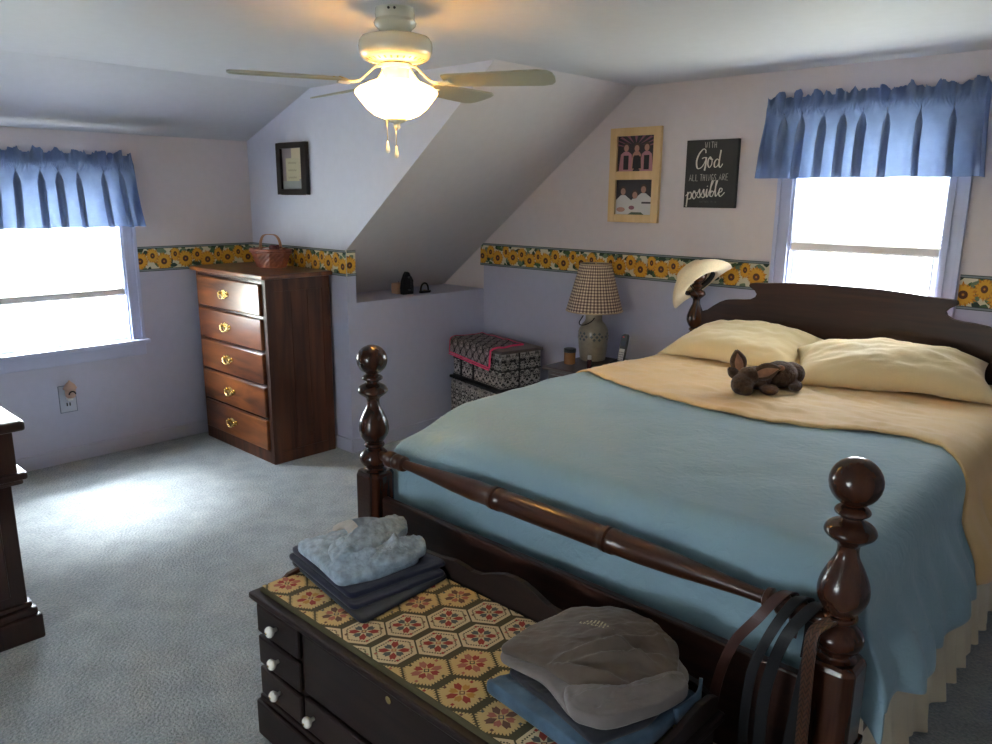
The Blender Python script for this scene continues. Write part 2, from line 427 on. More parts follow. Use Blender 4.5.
# sunflower border -------------------------------------------------
FM = [pc('border_cream', (.62, .58, .42)), pc('border_band', (.20, .24, .26)), pc('border_line', (.035, .05, .05)),
      pc('petal_yellow', (.66, .34, .030)), pc('petal_orange', (.50, .20, .015)), pc('seed_brown', (.09, .032, .012)),
      pc('leaf_green', (.055, .11, .045)), pc('leaf_dark', (.022, .05, .03)), pc('leaf_pale', (.13, .19, .11))]
def border(name, fn, L, seed=3):
    """fn(s,t,d): s along metres, t 0..1 up, d off the wall"""
    b = MB(); H = ZB1-ZB0; r = random.Random(seed)
    def quad(s0, s1, t0, t1, d, mi): b.face([fn(s0, t0, d), fn(s1, t0, d), fn(s1, t1, d), fn(s0, t1, d)], mi)
    quad(0, L, 0, 1, .0012, 0)
    quad(0, L, 0, .085, .0060, 1); quad(0, L, .915, 1, .0060, 1)
    for t0 in (.0, .078, .905, .975): quad(0, L, t0, t0+.022, .0064, 2)
    def poly(pts, d, mi):
        q = []
        for s, z in pts: q.append((min(max(s, 0), L), min(max(z/H, .05), .95)))
        b.face([fn(s, t, d) for s, t in q], mi)
    def leaf(cx, cz, a, l, w, mi, d):
        pts = []
        for k in range(10):
            t = k/9; ww = w*math.sin(PI*t)**.8*(1.15 if t < .5 else .9)
            pts.append((t*l, ww))
        pts = pts+[(x, -y) for x, y in reversed(pts[1:-1])]
        poly([(cx+rot2(x, y, a)[0], cz+rot2(x, y, a)[1]) for x, y in pts], d, mi)
    s = .02; i = 0
    zs = [.42, .62, .38, .66, .45, .60, .36, .56]
    while s < L-.005:
        cz = H*zs[i % 8]*1.0; R = (.058, .052, .060, .050)[i % 4]
        for k in range(6):
            leaf(s+r.uniform(-.03, .06), H*(.2 if (i+k) % 2 else .8), r.uniform(0, 2*PI), r.uniform(.045, .065), r.uniform(.012, .018), 6+(k % 3), .0016+.0002*(k+4*(i % 2)))
        n = 15; base = .0034+.0006*(i % 3); sq = (1, .82, .95, .7)[i % 4]
        a0 = r.uniform(0, 1)
        for lay, (mi, rr, da) in enumerate(((4, 1.0, .5), (3, .93, 0))):
            for k in range(n):
                a = a0+2*PI*(k+da)/n; ra = R*rr*r.uniform(.88, 1.1)
                pts = []
                for x, y in ((.25, 0), (.45, .10), (.70, .125), (1, 0), (.70, -.125), (.45, -.10)):
                    u, v = rot2(x*ra, y*R, a); pts.append((s+u*sq, cz+v))
                poly(pts, base+.0002*lay, mi)
        poly([(s+R*.34*sq*math.cos(2*PI*k/14), cz+R*.34*math.sin(2*PI*k/14)) for k in range(14)], base+.0004, 5)
        poly([(s+R*.10*sq*math.cos(2*PI*k/10), cz+R*.10*math.sin(2*PI*k/10)) for k in range(10)], base+.0005, 4)
        s += (.080, .070, .076, .066)[i % 4]; i += 1
    return struct(b.build(name, FM, merge=False))
Hb = ZB1-ZB0
border('trim_1', lambda s, t, d: (-.03+s, -d, ZB0+t*Hb), 2.10+.03, 3)
border('trim_2', lambda s, t, d: (2.99+s, -d, ZB0+t*Hb), 1.2, 5)
border('trim_3', lambda s, t, d: (XD+d, -1.985+s, ZB0+t*Hb), -YC*-1+1.985, 9)
border('trim_4', lambda s, t, d: (XD+s, YC-d, ZB0+t*Hb), -XD, 11)
border('trim_5', lambda s, t, d: (d, YC+s, ZB0+t*Hb), YR-YC, 12)

# windows -----------------------------------------------------------
def window(n, fn, u0, u1, z0, z1, cas, sill_w, stool=False):
    """fn(u, v, d): u along wall, v up, d into the room (negative = outside)"""
    def bx(b, a0, a1, c0, c1, d0, d1, mi=0):
        p = [fn(a, c, d) for d in (d0, d1) for c in (c0, c1) for a in (a0, a1)]
        k = len(b.v); b.v += p
        for f in ((0, 1, 3, 2), (4, 6, 7, 5), (0, 4, 5, 1), (2, 3, 7, 6), (0, 2, 6, 4), (1, 5, 7, 3)):
            b.f.append(tuple(k+i for i in f)); b.m.append(mi); b.uv.append(None)
    b = MB()
    prof = ((0, .022, .016), (.022, .058, .010), (.058, cas, .020))
    for a, c, t in prof:
        bx(b, u0-c, u0-a, z0-.0, z1+c, 0, t); bx(b, u1+a, u1+c, z0-.0, z1+c, 0, t); bx(b, u0-a, u1+a, z1+a, z1+c, 0, t)
    for d in (0,):
        bx(b, u0-.001, u0+.012, z0, z1, -.10, .004); bx(b, u1-.012, u1+.001, z0, z1, -.10, .004); bx(b, u0, u1, z1-.012, z1+.001, -.10, .004)
    w = struct(b.build('window_%d' % n, M['trim'], bevel=.002, merge='n'))
    b = MB(); bx(b, u0-cas-.02, u1+cas+.02, z0-.028, z0, -.10, .05); b.build('window_sill', M['trim'], w, bevel=.006, merge='n')
    b = MB(); bx(b, u0-cas, u1+cas, z0-.028-.075, z0-.028, 0, .016); b.build('window_apron', M['trim'], w, bevel=.004, merge='n')
    zm = (z0+z1)/2
    for (a, c, d) in ((z0, zm+.02, -.05), (zm-.02, z1-.012, -.078)):
        b = MB(); f = .034; U0, U1 = u0+.012, u1-.012
        bx(b, U0, U0+f, a, c, d-.012, d+.012); bx(b, U1-f, U1, a, c, d-.012, d+.012)
        bx(b, U0+f, U1-f, a, a+f, d-.012, d+.012); bx(b, U0+f, U1-f, c-f, c, d-.012, d+.012)
        sash = b.build('window_sash', M['sash'], w, bevel=.003, merge='n')
        b = MB(); bx(b, U0+f-.003, U1-f+.003, a+f-.003, c-f+.003, d-.002, d+.002); b.build('window_pane', M['glass'], sash, merge='n')
    return w
window(1, lambda u, v, d: (u, -d, v), W1['x0'], W1['x1'], W1['z0'], W1['z1'], .078, .9)
window(2, lambda u, v, d: (XD+d, u, v), W2['y0'], W2['y1'], W2['z0'], W2['z1'], .078, .9)
window(3, lambda u, v, d: (u, YE+d, v), W3['x0'], W3['x1'], W3['z0'], W3['z1'], .078, .9)  # unseen window added for fill light inferred from the camera side
# portals in both openings guide the daylight sampling
def portal(loc, rot, sx, sy):
    l = bpy.data.lights.new('daylight_portal', 'AREA'); l.shape = 'RECTANGLE'; l.size = sx; l.size_y = sy; l.cycles.is_portal = True
    o = bpy.data.objects.new('daylight_portal', l); C.objects.link(o); o.location = loc; o.rotation_euler = rot
portal(((W1['x0']+W1['x1'])/2, .11, 1.4), (-PI/2, 0, 0), .74, 1.22)
portal(((W3['x0']+W3['x1'])/2, YE-.11, 1.4), (PI/2, 0, 0), .87, 1.12)
portal((XD-.11, (W2['y0']+W2['y1'])/2, 1.21), (0, -PI/2, 0), 1.04, .82)

def cellular(fn, u0, u1, zt, zb, label, g):
    org = fn((u0+u1)/2, zb, -.02)
    t = thing('cellular_shade', label, 'window shade', org, g)
    b = MB(); rows = []; k = 0; z = zt; p = .0105
    while z > zb+.034:
        rows.append([fn(u0, z, -.020+(.007 if k % 2 else 0)), fn(u1, z, -.020+(.007 if k % 2 else 0))]); z -= p; k += 1
    b.grid(rows)
    b.build('shade_fabric', M['shade_f'], t)
    b = MB()
    pr = [(-.034, zb), (-.004, zb), (.0, zb+.010), (-.002, zb+.042), (-.036, zb+.042)]
    b.prism([(d, z) for d, z in pr], lambda d, z, u: fn(u, z, d), u0, u1); b.build('bottom_rail', M['shade_r'], t, merge='n')
    b = MB(); b.prism([(-.036, zt-.03), (-.002, zt-.03), (-.002, zt), (-.036, zt)], lambda d, z, u: fn(u, z, d), u0, u1); b.build('head_rail', M['shade_r'], t, merge='n')
cellular(lambda u, v, d: (u, -d, v), W1['x0']+.016, W1['x1']-.016, W1['z1']-.014, 1.335, 'cream pleated cellular shade half lowered in the window above the headboard', None)
cellular(lambda u, v, d: (XD+d, u, v), W2['y0']+.016, W2['y1']-.016, W2['z1']-.014, .98, 'cream pleated cellular shade lowered in the window left of the dresser', None)

cellular(lambda u, v, d: (u, YE+d, v), W3['x0']+.016, W3['x1']-.016, W3['z1']-.014, 1.06, 'unseen cream pleated cellular shade added to dim the fill from the back wall window', None)  # unseen shade, added to hold back the fill from this window
def valance(fn, u0, u1, zt, zb, flare, seed, label, returns=.085):
    r = random.Random(seed); t = thing('valance', label, 'valance', fn((u0+u1)/2, zb, 0))
    nu = 520; L = u1-u0; D = .085
    # gather phases
    folds = []; s = 0
    while s < 1: folds.append(s); s += r.uniform(.085, .150)
    folds.append(1.02)
    def ph(x):
        for i in range(len(folds)-1):
            if folds[i] <= x <= folds[i+1]: return i+(x-folds[i])/(folds[i+1]-folds[i])
        return len(folds)
    hr = zt-zb; vs = [0, .04, .08, .115, .15, .17, .19, .21, .24, .3, .4, .5, .6, .7, .8, .9, .97, 1]
    rows = []
    for v in vs:
        row = []
        for k in range(-6, nu+7):
            x = k/nu; xx = min(max(x, 0), 1)
            if k < 0: back = -k/6
            elif k > nu: back = (k-nu)/6
            else: back = 0
            p = ph(xx); f = math.sin(2*PI*p)
            sharp = math.copysign(abs(f)**.8, f)
            if v < .15:      # ruffled header
                a = (.15-v)/.15
                dd = D+.004*sharp+.020*a*math.sin(2*PI*p*2.0+1.2*math.sin(7*x))+.016*a*fbm(x*30, seed)
                z = zt-v*hr+a*(.012*math.sin(2*PI*p*1.0+seed)+.026*fbm(x*34, seed+5))
            elif v < .24:
                dd = D+.006+.005*sharp+.002*math.sin(9*2*PI*p); z = zt-v*hr+.003*math.sin(2*PI*p*2)
            else:
                a = smooth01((v-.22)/.5)
                dd = D+.006*(1-a)+a*(.024*math.cos(2*PI*p)+.006*math.sin(6*PI*p+1)+.012*fbm(x*9, v*1.2, seed))+.01*a
                z = zt-v*hr+.006*a*fbm(x*8, seed)
            dd *= (1-back)
            uu = u0+xx*L+(xx-.5)*2*flare*v*v+(-.043*math.sin(2*PI*p)*smooth01((v-.14)/.25)*(1 if 0 < x < 1 else 0)*min(1, 12*xx, 12*(1-xx)))
            row.append(fn(uu, z, max(dd, .004)))
        rows.append(row)
    b = MB(); b.grid(rows); o = b.build('valance_fabric', M['val'], t, smooth=True)
    # inner layer of the rod pocket: doubled cloth, so header reads darker
    rows = []
    for v in (.03, .10, .15, .19, .235):
        rows.append([fn(u0+k/nu*L, zt-v*hr, D-.022+.002*math.sin(2*PI*ph(k/nu))) for k in range(nu+1)])
    b = MB(); b.grid(rows); b.build('rod_pocket', M['val'], t, smooth=True)
    b = MB(); zr = zt-.19*hr
    b.tube([fn(u0+.006, zr, .002), fn(u0+.006, zr, D-.02), fn(u0+.02, zr, D-.009), fn(u1-.02, zr, D-.009), fn(u1-.006, zr, D-.02), fn(u1-.006, zr, .002)], .005, 8)
    b.build('curtain_rod', M['white'], t, smooth=True)
valance(lambda u, v, d: (u, -d-.004, v), 2.058, 3.01, 2.090, 1.695, .020, 4, 'blue ruffled valance over the window above the headboard')
valance(lambda u, v, d: (XD+d+.004, u, v), -2.945, -1.985, 1.825, 1.400, .035, 8, 'blue ruffled valance over the window left of the dresser')

# outlet and night light
o = thing('wall_outlet', 'pale blue painted wall outlet plate below the left window', 'outlet', (XD, -2.465, .39))
b = MB(); b.box(XD, XD+.006, -2.510, -2.422, .312, .470); b.build('cover_plate', M['plate'], o, bevel=.002)
b = MB(); b.box(XD, XD+.0035, -2.514, -2.418, .308, .474); b.build('plate_shadow', M['linec'], o)  # dark sheet behind the plate, painting in its shadow line
for z in (.358,):
    b = MB()
    for y in (-2.474, -2.458): b.box(XD+.005, XD+.0075, y-.0035, y+.0035, z-.010, z+.010)
    b.build('outlet_slot', M['black'], o)
nl = thing('night_light', 'terracotta birdhouse shaped night light plugged into the wall outlet', 'night light', (XD+.007, -2.46, .40))
b = MB(); b.box(XD+.007, XD+.035, -2.476, -2.444, .385, .420); b.build('plug', M['white'], nl, bevel=.004)
b = MB(); b.lathe([(.020, 0), (.028, .012), (.030, .05), (.038, .056), (.034, .066), (.022, .085), (.008, .098), (.003, .106)], (XD+.045, -2.46, .405), seg=20)
b.build('lamp_shade', M['clay'], nl, smooth=True)
b = MB()
arc = [(XD+.045+.031*math.cos(a*.9), -2.46+.018*math.cos(t*PI) , .430+.018*math.sin(t*PI)) for t in [i/8 for i in range(9)] for a in (0,)]
b.tube(arc, .004, 6); b.build('arched_opening', M['bfab'], nl, smooth=True)

# ------------------------------------------------------------------ dresser
D = thing('dresser', 'tall dark wood five-drawer dresser with brass bail pulls in the corner', 'dresser', (-.56, -1.435, 0))
x0, x1, y0, y1, H = -.985, -.150, -1.655, -1.215, 1.118
b = MB(); b.box(x0, x1, y0+.012, y1, .0, H)
b.box(x0, x0+.028, y0, y0+.02, 0, H); b.box(x1-.028, x1, y0, y0+.02, 0, H); b.box(x0+.028, x1-.028, y0, y0+.02, H-.020, H); b.box(x0+.028, x1-.028, y0, y0+.02, .0, .075)
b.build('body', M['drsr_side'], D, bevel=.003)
b = MB(); b.box(x0-.028, x1+.035, y0-.03, y1+.01, H, H+.026); b.build('dresser_top', M['drsr'], D, bevel=.006)
b = MB()
b.box(x1, x1+.010, y0, y0+.055, 0, H); b.box(x1, x1+.010, y1-.055, y1, 0, H); b.box(x1, x1+.010, y0+.055, y1-.055, H-.075, H); b.box(x1, x1+.010, y0+.055, y1-.055, 0, .07)
for k in range(3):
    ya = y0+.058+k*.112; b.box(x1, x1+.004, ya, ya+.106, .07, H-.075)
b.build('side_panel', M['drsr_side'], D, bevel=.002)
def bail_handle(cx, cy, cz, parent):
    out = [(-.048, .010), (-.040, .024), (-.026, .018), (-.016, .024), (-.008, .034), (0, .028), (.008, .034), (.016, .024), (.026, .018), (.040, .024), (.048, .010),
           (.044, -.006), (.028, -.010), (.016, -.024), (0, -.030), (-.016, -.024), (-.028, -.010), (-.044, -.006)]
    b = MB(); b.prism([(u*1.3, v*.95) for u, v in out], lambda u, v, d: (cx+u, cy-d, cz+v), 0, .003); h = b.build('handle', M['brass'], parent, merge='n')
    b = MB()
    pts = [(cx+.042*math.cos(PI+PI*t/12)*1.0, cy-.016-.006*math.sin(PI*t/12), cz+.008-.032*math.sin(PI*t/12)) for t in range(13)]
    b.tube([(cx-.042, cy-.004, cz+.008)]+pts+[(cx+.042, cy-.004, cz+.008)], .0042, 8)
    for s in (-1, 1): b.lathe([(.008, 0), (.007, .014), (.004, .02)], (cx+s*.042, cy, cz+.008), (0, -1, 0), 12)
    b.build('bail', M['brass'], h, smooth=True)
pz = (H-.010-.085)/5
for k in range(5):
    za = .085+k*pz
    b = MB(); b.box(x0+.034, x1-.034, y0-.018, y0+.006, za, za+pz-.020); d_ = b.build('drawer', M['drsr'], D, bevel=.006)
    b = MB(); b.box(x0+.028, x1-.028, y0-.001, y0+.012, za+pz-.018, za+pz-.004); b.build('drawer_divider', M['bedwood'], D)
    bail_handle((x0+x1)/2-.03, y0-.018, za+pz/2-.012, d_)

# basket on dresser
B0 = Vector((-.580, -1.345, H+.026))
bk = thing('basket', 'small reddish woven basket with a bent wood handle on the dresser', 'basket', tuple(B0))
def brect(z, hx, hy, n=40, amp=0, ph=0):
    pts = []
    for k in range(n):
        a = 2*PI*k/n; c, s = math.cos(a), math.sin(a)
        q = 1/max(abs(c), abs(s), .72*(abs(c)+abs(s)))
        w = 1+amp*(1 if (k+ph) % 2 else -1)
        u, v = rot2(c*q*hx*w, s*q*hy*w, .35)
        pts.append((B0.x+u, B0.y+v, B0.z+z))
    return pts
b = MB(); rows = []
for i in range(9):
    z = i*.0135; f = z/.108
    rows.append(brect(z, .098+.040*f, .062+.026*f, 48, .018 if i % 2 else .018, i % 2))
b.grid(rows, 0, True); b.face(list(reversed(rows[0])))
for z in (.096, .112):
    pts = brect(z, .141, .090); b.tube(pts+[pts[0]], .006, 8)
b.build('woven_body', M['wicker'], bk, smooth=False)
b = MB()
hp = []
ux, uy = rot2(1, 0, .35)
for t in range(21):
    a = PI*t/20; c = math.copysign(abs(math.cos(a))**.6, math.cos(a)); hp.append((B0.x-c*.082*ux, B0.y-c*.082*uy-.0, B0.z+.08+.125*math.sin(a)**.7))
b.ribbon(hp, (-uy, ux, 0), .022, .004); b.build('handle', M['wicker2'], bk, smooth=False)
b = MB()
rows = []
for i in range(6):
    f = i/5; rr = brect(.085+.035*math.sin(PI/2*f), .125*(1-f*.95), .08*(1-f*.95), 40)
    rows.append([(p[0], p[1], p[2]+.010*fbm(p[0]*40, p[1]*40)) for p in rr])
b.grid(rows, 0, True); b.face(rows[-1]); b.build('cloth_liner', M['linen'], bk, smooth=True)
b = MB()
for k, (dx, dy) in enumerate(((.06, .02), (.075, -.02), (.045, -.015))):
    b.lathe([(.001, 0), (.018, .006), (.022, .022), (.015, .034), (.001, .038)], (B0.x+dx, B0.y+dy, B0.z+.105), seg=12)
b.build('contents', pc('dark_red_contents', (.10, .02, .02)), bk, smooth=True)

# ------------------------------------------------------------------ desk / cabinet at left
K = thing('cabinet', 'dark wood cabinet with stepped mouldings cut off by the left edge', 'cabinet', (.6, -3.8, 0))
yb = -4.45
b = MB(); b.box(.36, .890, yb+.03, -3.248, .63, .792); b.box(.38, .872, yb+.05, -3.268, .1, .63); b.build('body', M['deskwood'], K, bevel=.004)
b = MB(); b.box(.33, .918, yb, -3.212, .792, .828); b.build('cabinet_top', M['deskwood'], K, bevel=.010)
b = MB(); b.box(.35, .910, yb+.02, -3.222, .615, .642); b.box(.365, .90, yb+.035, -3.235, .597, .615); b.build('moulding', M['deskwood'], K, bevel=.008)
b = MB(); b.box(.35, .905, yb+.02, -3.232, 0, .095); b.box(.36, .897, yb+.03, -3.243, .095, .125); b.box(.37, .885, yb+.04, -3.255, .125, .145); b.build('plinth', M['deskwood'], K, bevel=.008)
b = MB(); b.box(.870, .884, -3.62, -3.32, .18, .56); b.build('side_panel', M['deskwood'], K, bevel=.006)
b = MB(); b.box(.50, .80, -3.62, -3.37, .828, .836)
meshthing(b, 'notebook', pc('dark_cover', (.03, .03, .035), .5), 'thin dark notebook lying on the cabinet top at the left edge', 'notebook', loc=(.65, -3.49, .828), bevel=.002)

# ------------------------------------------------------------------ framed things
def wallmap(x0, z1, w, h, y): return lambda u, v, d: (x0+u*w, y-d, z1-v*h)
def pic_rect(b, fn, u0, u1, v0, v1, d, mi): b.face([fn(u0, v1, d), fn(u1, v1, d), fn(u1, v0, d), fn(u0, v0, d)], mi)
def pic_ell(b, fn, cu, cv, ru, rv, d, mi, n=16, a0=0, a1=2*PI):
    b.face([fn(cu+ru*math.cos(-(a0+(a1-a0)*k/n)), cv+rv*math.sin(-(a0+(a1-a0)*k/n)), d) for k in range(n)], mi)
# pine double frame
fx0, fx1, fz0, fz1 = 1.070, 1.415, 1.450, 1.990
fr = thing('picture_frame', 'light wood double frame with two group photos beside the black sign', 'picture frame', ((fx0+fx1)/2, 0, fz0))
fn = wallmap(fx0, fz1, fx1-fx0, fz1-fz0, 0)
wins = ((.135, .865, .085, .455), (.135, .865, .545, .915))
b = MB()
def fbox(b, fn, u0, u1, v0, v1, d0, d1, mi=0):
    b.prism([(u0, v1), (u1, v1), (u1, v0), (u0, v0)], fn, d0, d1, mi)
fbox(b, fn, 0, .135, 0, 1, .002, .026); fbox(b, fn, .865, 1, 0, 1, .002, .026)
for v0, v1 in ((0, .085), (.455, .545), (.915, 1)): fbox(b, fn, .135, .865, v0, v1, .002, .0255)
b.build('frame', M['pinewd'], fr, merge='n', bevel=.0015)
PM = [pc('photo_dark', (.035, .025, .03), .35), pc('photo_pink', (.24, .09, .12), .35), pc('photo_shirt_pink', (.42, .19, .22), .35), pc('photo_skin', (.42, .22, .16), .35),
      pc('photo_black', (.012, .011, .014), .35), pc('photo_white', (.58, .56, .54), .35), pc('photo_hair', (.07, .035, .02), .35), pc('photo_green', (.07, .10, .05), .35)]
for pi_, (u0, u1, v0, v1) in enumerate(wins):
    b = MB(); g = lambda u, v, d, a=u0, c=u1, e=v0, f=v1: fn(a+(c-a)*u, e+(f-e)*v, d)
    pic_rect(b, g, 0, 1, 0, 1, .010, 0)
    if pi_ == 0:
        for k in range(9):
            a = -1.2+k*.3; b.face([g(.5+.2*math.sin(a), .35-.2*math.cos(a), .0105), g(.5+.75*math.sin(a-.05), .35-.55*math.cos(a-.05), .0105), g(.5+.75*math.sin(a+.06), .35-.55*math.cos(a+.06), .0105)][::-1] if False else [g(min(max(q, 0), 1), min(max(w, 0), 1), .0105) for q, w in ((.5+.2*math.sin(a), .4-.2*math.cos(a)), (.5+.75*math.sin(a-.06), .4-.45*math.cos(a-.06)), (.5+.75*math.sin(a+.06), .4-.45*math.cos(a+.06)))], 1)
        for cu, cv, w, mt, l in ((.24, .34, .20, 2, 0), (.80, .34, .18, 2, 0), (.53, .36, .15, 3, 1)):
            b.face([g(max(cu-w, 0), 1 if l == 0 else .95, .0108+.0003*l), g(min(cu+w, 1), 1 if l == 0 else .95, .0108+.0003*l), g(min(cu+w*.75, 1), .52, .0108+.0003*l), g(cu+.06, .44, .0108+.0003*l), g(cu-.06, .44, .0108+.0003*l), g(cu-w*.75, .52, .0108+.0003*l)], mt)
            b.face([g(cu-.07, .95, .0114), g(cu+.07, .95, .0114), g(cu+.07, .55, .0114), g(cu-.07, .55, .0114)], 4)
            pic_ell(b, g, cu, cv-.03, .085, .13, .0112, 6); pic_ell(b, g, cu, cv, .065, .10, .0116, 3)
        b.face([g(.42, .92, .0118), g(.66, .92, .0118), g(.64, .58, .0118), g(.44, .58, .0118)], 4)
    else:
        for cu, cv, w in ((.20, .34, .26), (.76, .28, .26), (.53, .44, .18)):
            l = .0003 if cu == .53 else 0
            b.face([g(max(cu-w, 0), 1, .0108+l), g(min(cu+w, 1), 1, .0108+l), g(min(cu+w*.9, 1), cv+.25, .0108+l), g(cu+.06, cv+.10, .0108+l), g(cu-.06, cv+.10, .0108+l), g(max(cu-w*.9, 0), cv+.25, .0108+l)], 5)
            pic_ell(b, g, cu, cv-.03, .085, .13, .0112+l, 6); pic_ell(b, g, cu, cv, .068, .10, .0116+l, 3)
        pic_ell(b, g, .15, .86, .12, .07, .0122, 3); pic_ell(b, g, .45, .80, .08, .06, .0122, 1)
        b.face([g(.35, 1, .0124), g(.8, 1, .0124), g(.72, .93, .0124), g(.45, .93, .0124)], 7)
        b.face([g(.72, .68, .0122), g(.97, .68, .0122), g(.97, .63, .0122), g(.72, .63, .0122)], 0)
    b.build('photo', PM, fr, merge=False)
# black sign
sx0, sx1, sz0, sz1 = 1.585, 1.888, 1.543, 1.902
sg = thing('wall_sign', 'black wooden sign with white script lettering on the right wall', 'sign', ((sx0+sx1)/2, 0, sz0))
b = MB(); b.box(sx0, sx1, -.028, -.001, sz0, sz1); b.build('board', plain('sign_black', (.018, .017, .018), .6, var=.25, vscale=8), sg, bevel=.001)
sf = wallmap(sx0, sz1, sx1-sx0, sz1-sz0, -.028)
def strokes(b, lines, ou, ov, su, sv, w, d=.0006, smooth=True, cal=0, slant=0, n=7):
    asp = (sx1-sx0)/(sz1-sz0)
    for ln in lines:
        pts = [Vector((x, y, 0)) for x, y in ln]
        if smooth and len(pts) > 2: pts = catmull(pts, n)
        P2 = [((ou+(p.x+slant*(1-p.y))*su)*(sx1-sx0), (ov+p.y*sv)*(sz1-sz0)) for p in pts]
        L_, R_ = [], []
        for i, p in enumerate(P2):
            a, c = P2[max(i-1, 0)], P2[min(i+1, len(P2)-1)]
            dx, dy = c[0]-a[0], c[1]-a[1]; l = math.hypot(dx, dy) or 1; dx /= l; dy /= l
            ww = w*(1+cal*(abs(dy)**2)*(1 if dy > 0 else .2))/2
            L_.append((p[0]-dy*ww, p[1]+dx*ww)); R_.append((p[0]+dy*ww, p[1]-dx*ww))
        rows = [[(sx0+q[0], -.028-d, sz1-q[1]) for q in L_], [(sx0+q[0], -.028-d, sz1-q[1]) for q in R_]]
        b.grid(rows)
# glyphs: x right, y down, unit cell
CAPS = {'W': [[(0, 0), (.25, 1), (.5, .25), (.75, 1), (1, 0)]], 'I': [[(.5, 0), (.5, 1)]], 'T': [[(0, 0), (1, 0)], [(.5, 0), (.5, 1)]], 'H': [[(.1, 0), (.1, 1)], [(.9, 0), (.9, 1)], [(.1, .5), (.9, .5)]],
        'A': [[(0, 1), (.5, 0), (1, 1)], [(.2, .65), (.8, .65)]], 'L': [[(.1, 0), (.1, 1), (.9, 1)]], 'N': [[(.1, 1), (.1, 0), (.9, 1), (.9, 0)]],
        'G': [[(.9, .15), (.5, 0), (.1, .3), (.1, .7), (.5, 1), (.9, .85), (.9, .55), (.55, .55)]], 'S': [[(.9, .12), (.5, 0), (.1, .22), (.5, .48), (.9, .75), (.5, 1), (.1, .88)]],
        'R': [[(.1, 1), (.1, 0), (.7, .05), (.85, .25), (.65, .48), (.1, .5)], [(.4, .5), (.9, 1)]], 'E': [[(.9, 0), (.1, 0), (.1, 1), (.9, 1)], [(.1, .5), (.75, .5)]], ' ': [],
        'M': [[(0, 1), (.1, 0), (.5, .7), (.9, 0), (1, 1)]], '1': [[(.3, .2), (.5, 0), (.5, 1)]], '9': [[(.85, .3), (.5, 0), (.15, .3), (.5, .55), (.85, .3), (.8, 1)]], ':': [[(.45, .3), (.55, .4)], [(.45, .7), (.55, .8)]],
        '2': [[(.1, .2), (.5, 0), (.9, .3), (.1, 1), (.9, 1)]], '6': [[(.7, 0), (.2, .5), (.2, .85), (.5, 1), (.85, .75), (.5, .5), (.2, .7)]]}
def caps(b, txt, u0, u1, v0, v1, w, d=.0006):
    n = len(txt); st = (u1-u0)/n
    for i, ch in enumerate(txt):
        sm = ch in 'GS96'
        strokes(b, CAPS[ch], u0+i*st+st*.12, v0, st*.74, v1-v0, w, d, smooth=sm, n=4)
white = pc('chalk_white', (.62, .58, .52), .7)
for wd_, a_ in (('WITH', (.36, .60, .035, .12, .0028)), ('ALL', (.08, .27, .505, .600, .0030)), ('THINGS', (.30, .63, .505, .600, .0030)), ('ARE', (.67, .86, .500, .592, .0030))):
    b = MB(); caps(b, wd_, *a_); b.build('capital_lettering', pc('chalk_grey', (.40, .37, .34), .7), sg, merge=False)
b = MB()
# God
strokes(b, [[(.62, .22), (.60, .06), (.45, .02), (.22, .25), (.08, .62), (.16, .98), (.42, .92), (.62, .62), (.66, .45)], [(.40, .50), (.55, .44), (.72, .46)], [(.66, .45), (.66, .75), (.60, 1.1)]], .19, .13, .32, .29, .0048, cal=1.0)
strokes(b, [[(.45, .0), (.15, .25), (.1, .7), (.4, 1.0), (.75, .7), (.75, .25), (.45, .0), (.5, .2), (.95, .25)]], .43, .25, .115, .155, .0045, cal=.9)
strokes(b, [[(.75, .48), (.45, .35), (.12, .60), (.15, .95), (.45, .95), (.75, .62), (.95, -.35)], [(.95, -.35), (.80, .35), (.78, .85), (1.0, 1.0), (1.3, .72)]], .555, .22, .135, .185, .0045, cal=.9)
b.build('script_lettering', white, sg, merge=False); b = MB()
# possible
x = .045; base_v = .715; hh = .125
def glyph(lines, wd, dv=0):
    global x
    strokes(b, lines, x, base_v+dv, wd, hh, .0042, cal=.9); x += wd
glyph([[(-.1, .5), (.25, .2), (.3, 0)], [(.30, .0), (.22, .8), (.12, 1.75), (.05, 1.6)], [(.28, .35), (.65, .02), (.95, .30), (.80, .78), (.35, .85)]], .115, .05)
glyph([[(-.05, .70), (.45, .0), (.12, .55), (.45, 1.0), (.85, .6), (.55, .02), (.7, .3), (1.1, .2)]], .10, .03)
for _ in range(2): glyph([[(-.05, .8), (.55, .0), (.62, .35), (.85, .8), (.45, 1.0), (.15, .85)], [(.45, 1.0), (.85, .85), (1.05, .6)]], .085, .01)
glyph([[(.1, .6), (.4, .05), (.35, .75), (.6, 1.0), (1.05, .6)], [(.50, -.32), (.56, -.25)]], .065)
glyph([[(-.05, .65), (.55, -.4), (.75, -.8), (.50, -.75), (.28, .2), (.28, .9), (.65, 1.0), (.92, .55), (.55, .35), (.35, .6)]], .105, -.01)
glyph([[(-.05, .6), (.55, -.4), (.75, -.8), (.45, -.70), (.30, .2), (.40, .95), (.70, .95), (1.05, .6)]], .075, -.015)
glyph([[(-.05, .6), (.65, .4), (.70, .08), (.35, .08), (.15, .6), (.45, 1.0), (1.0, .7), (1.2, .5)]], .105, -.01)
b.build('script_lettering', white, sg, merge=False)
b = MB(); caps(b, 'MATTHEW 19:26', .32, .66, .895, .925, .0012); b.build('verse_lettering', pc('chalk_dim', (.10, .09, .09), .7), sg, merge=False)
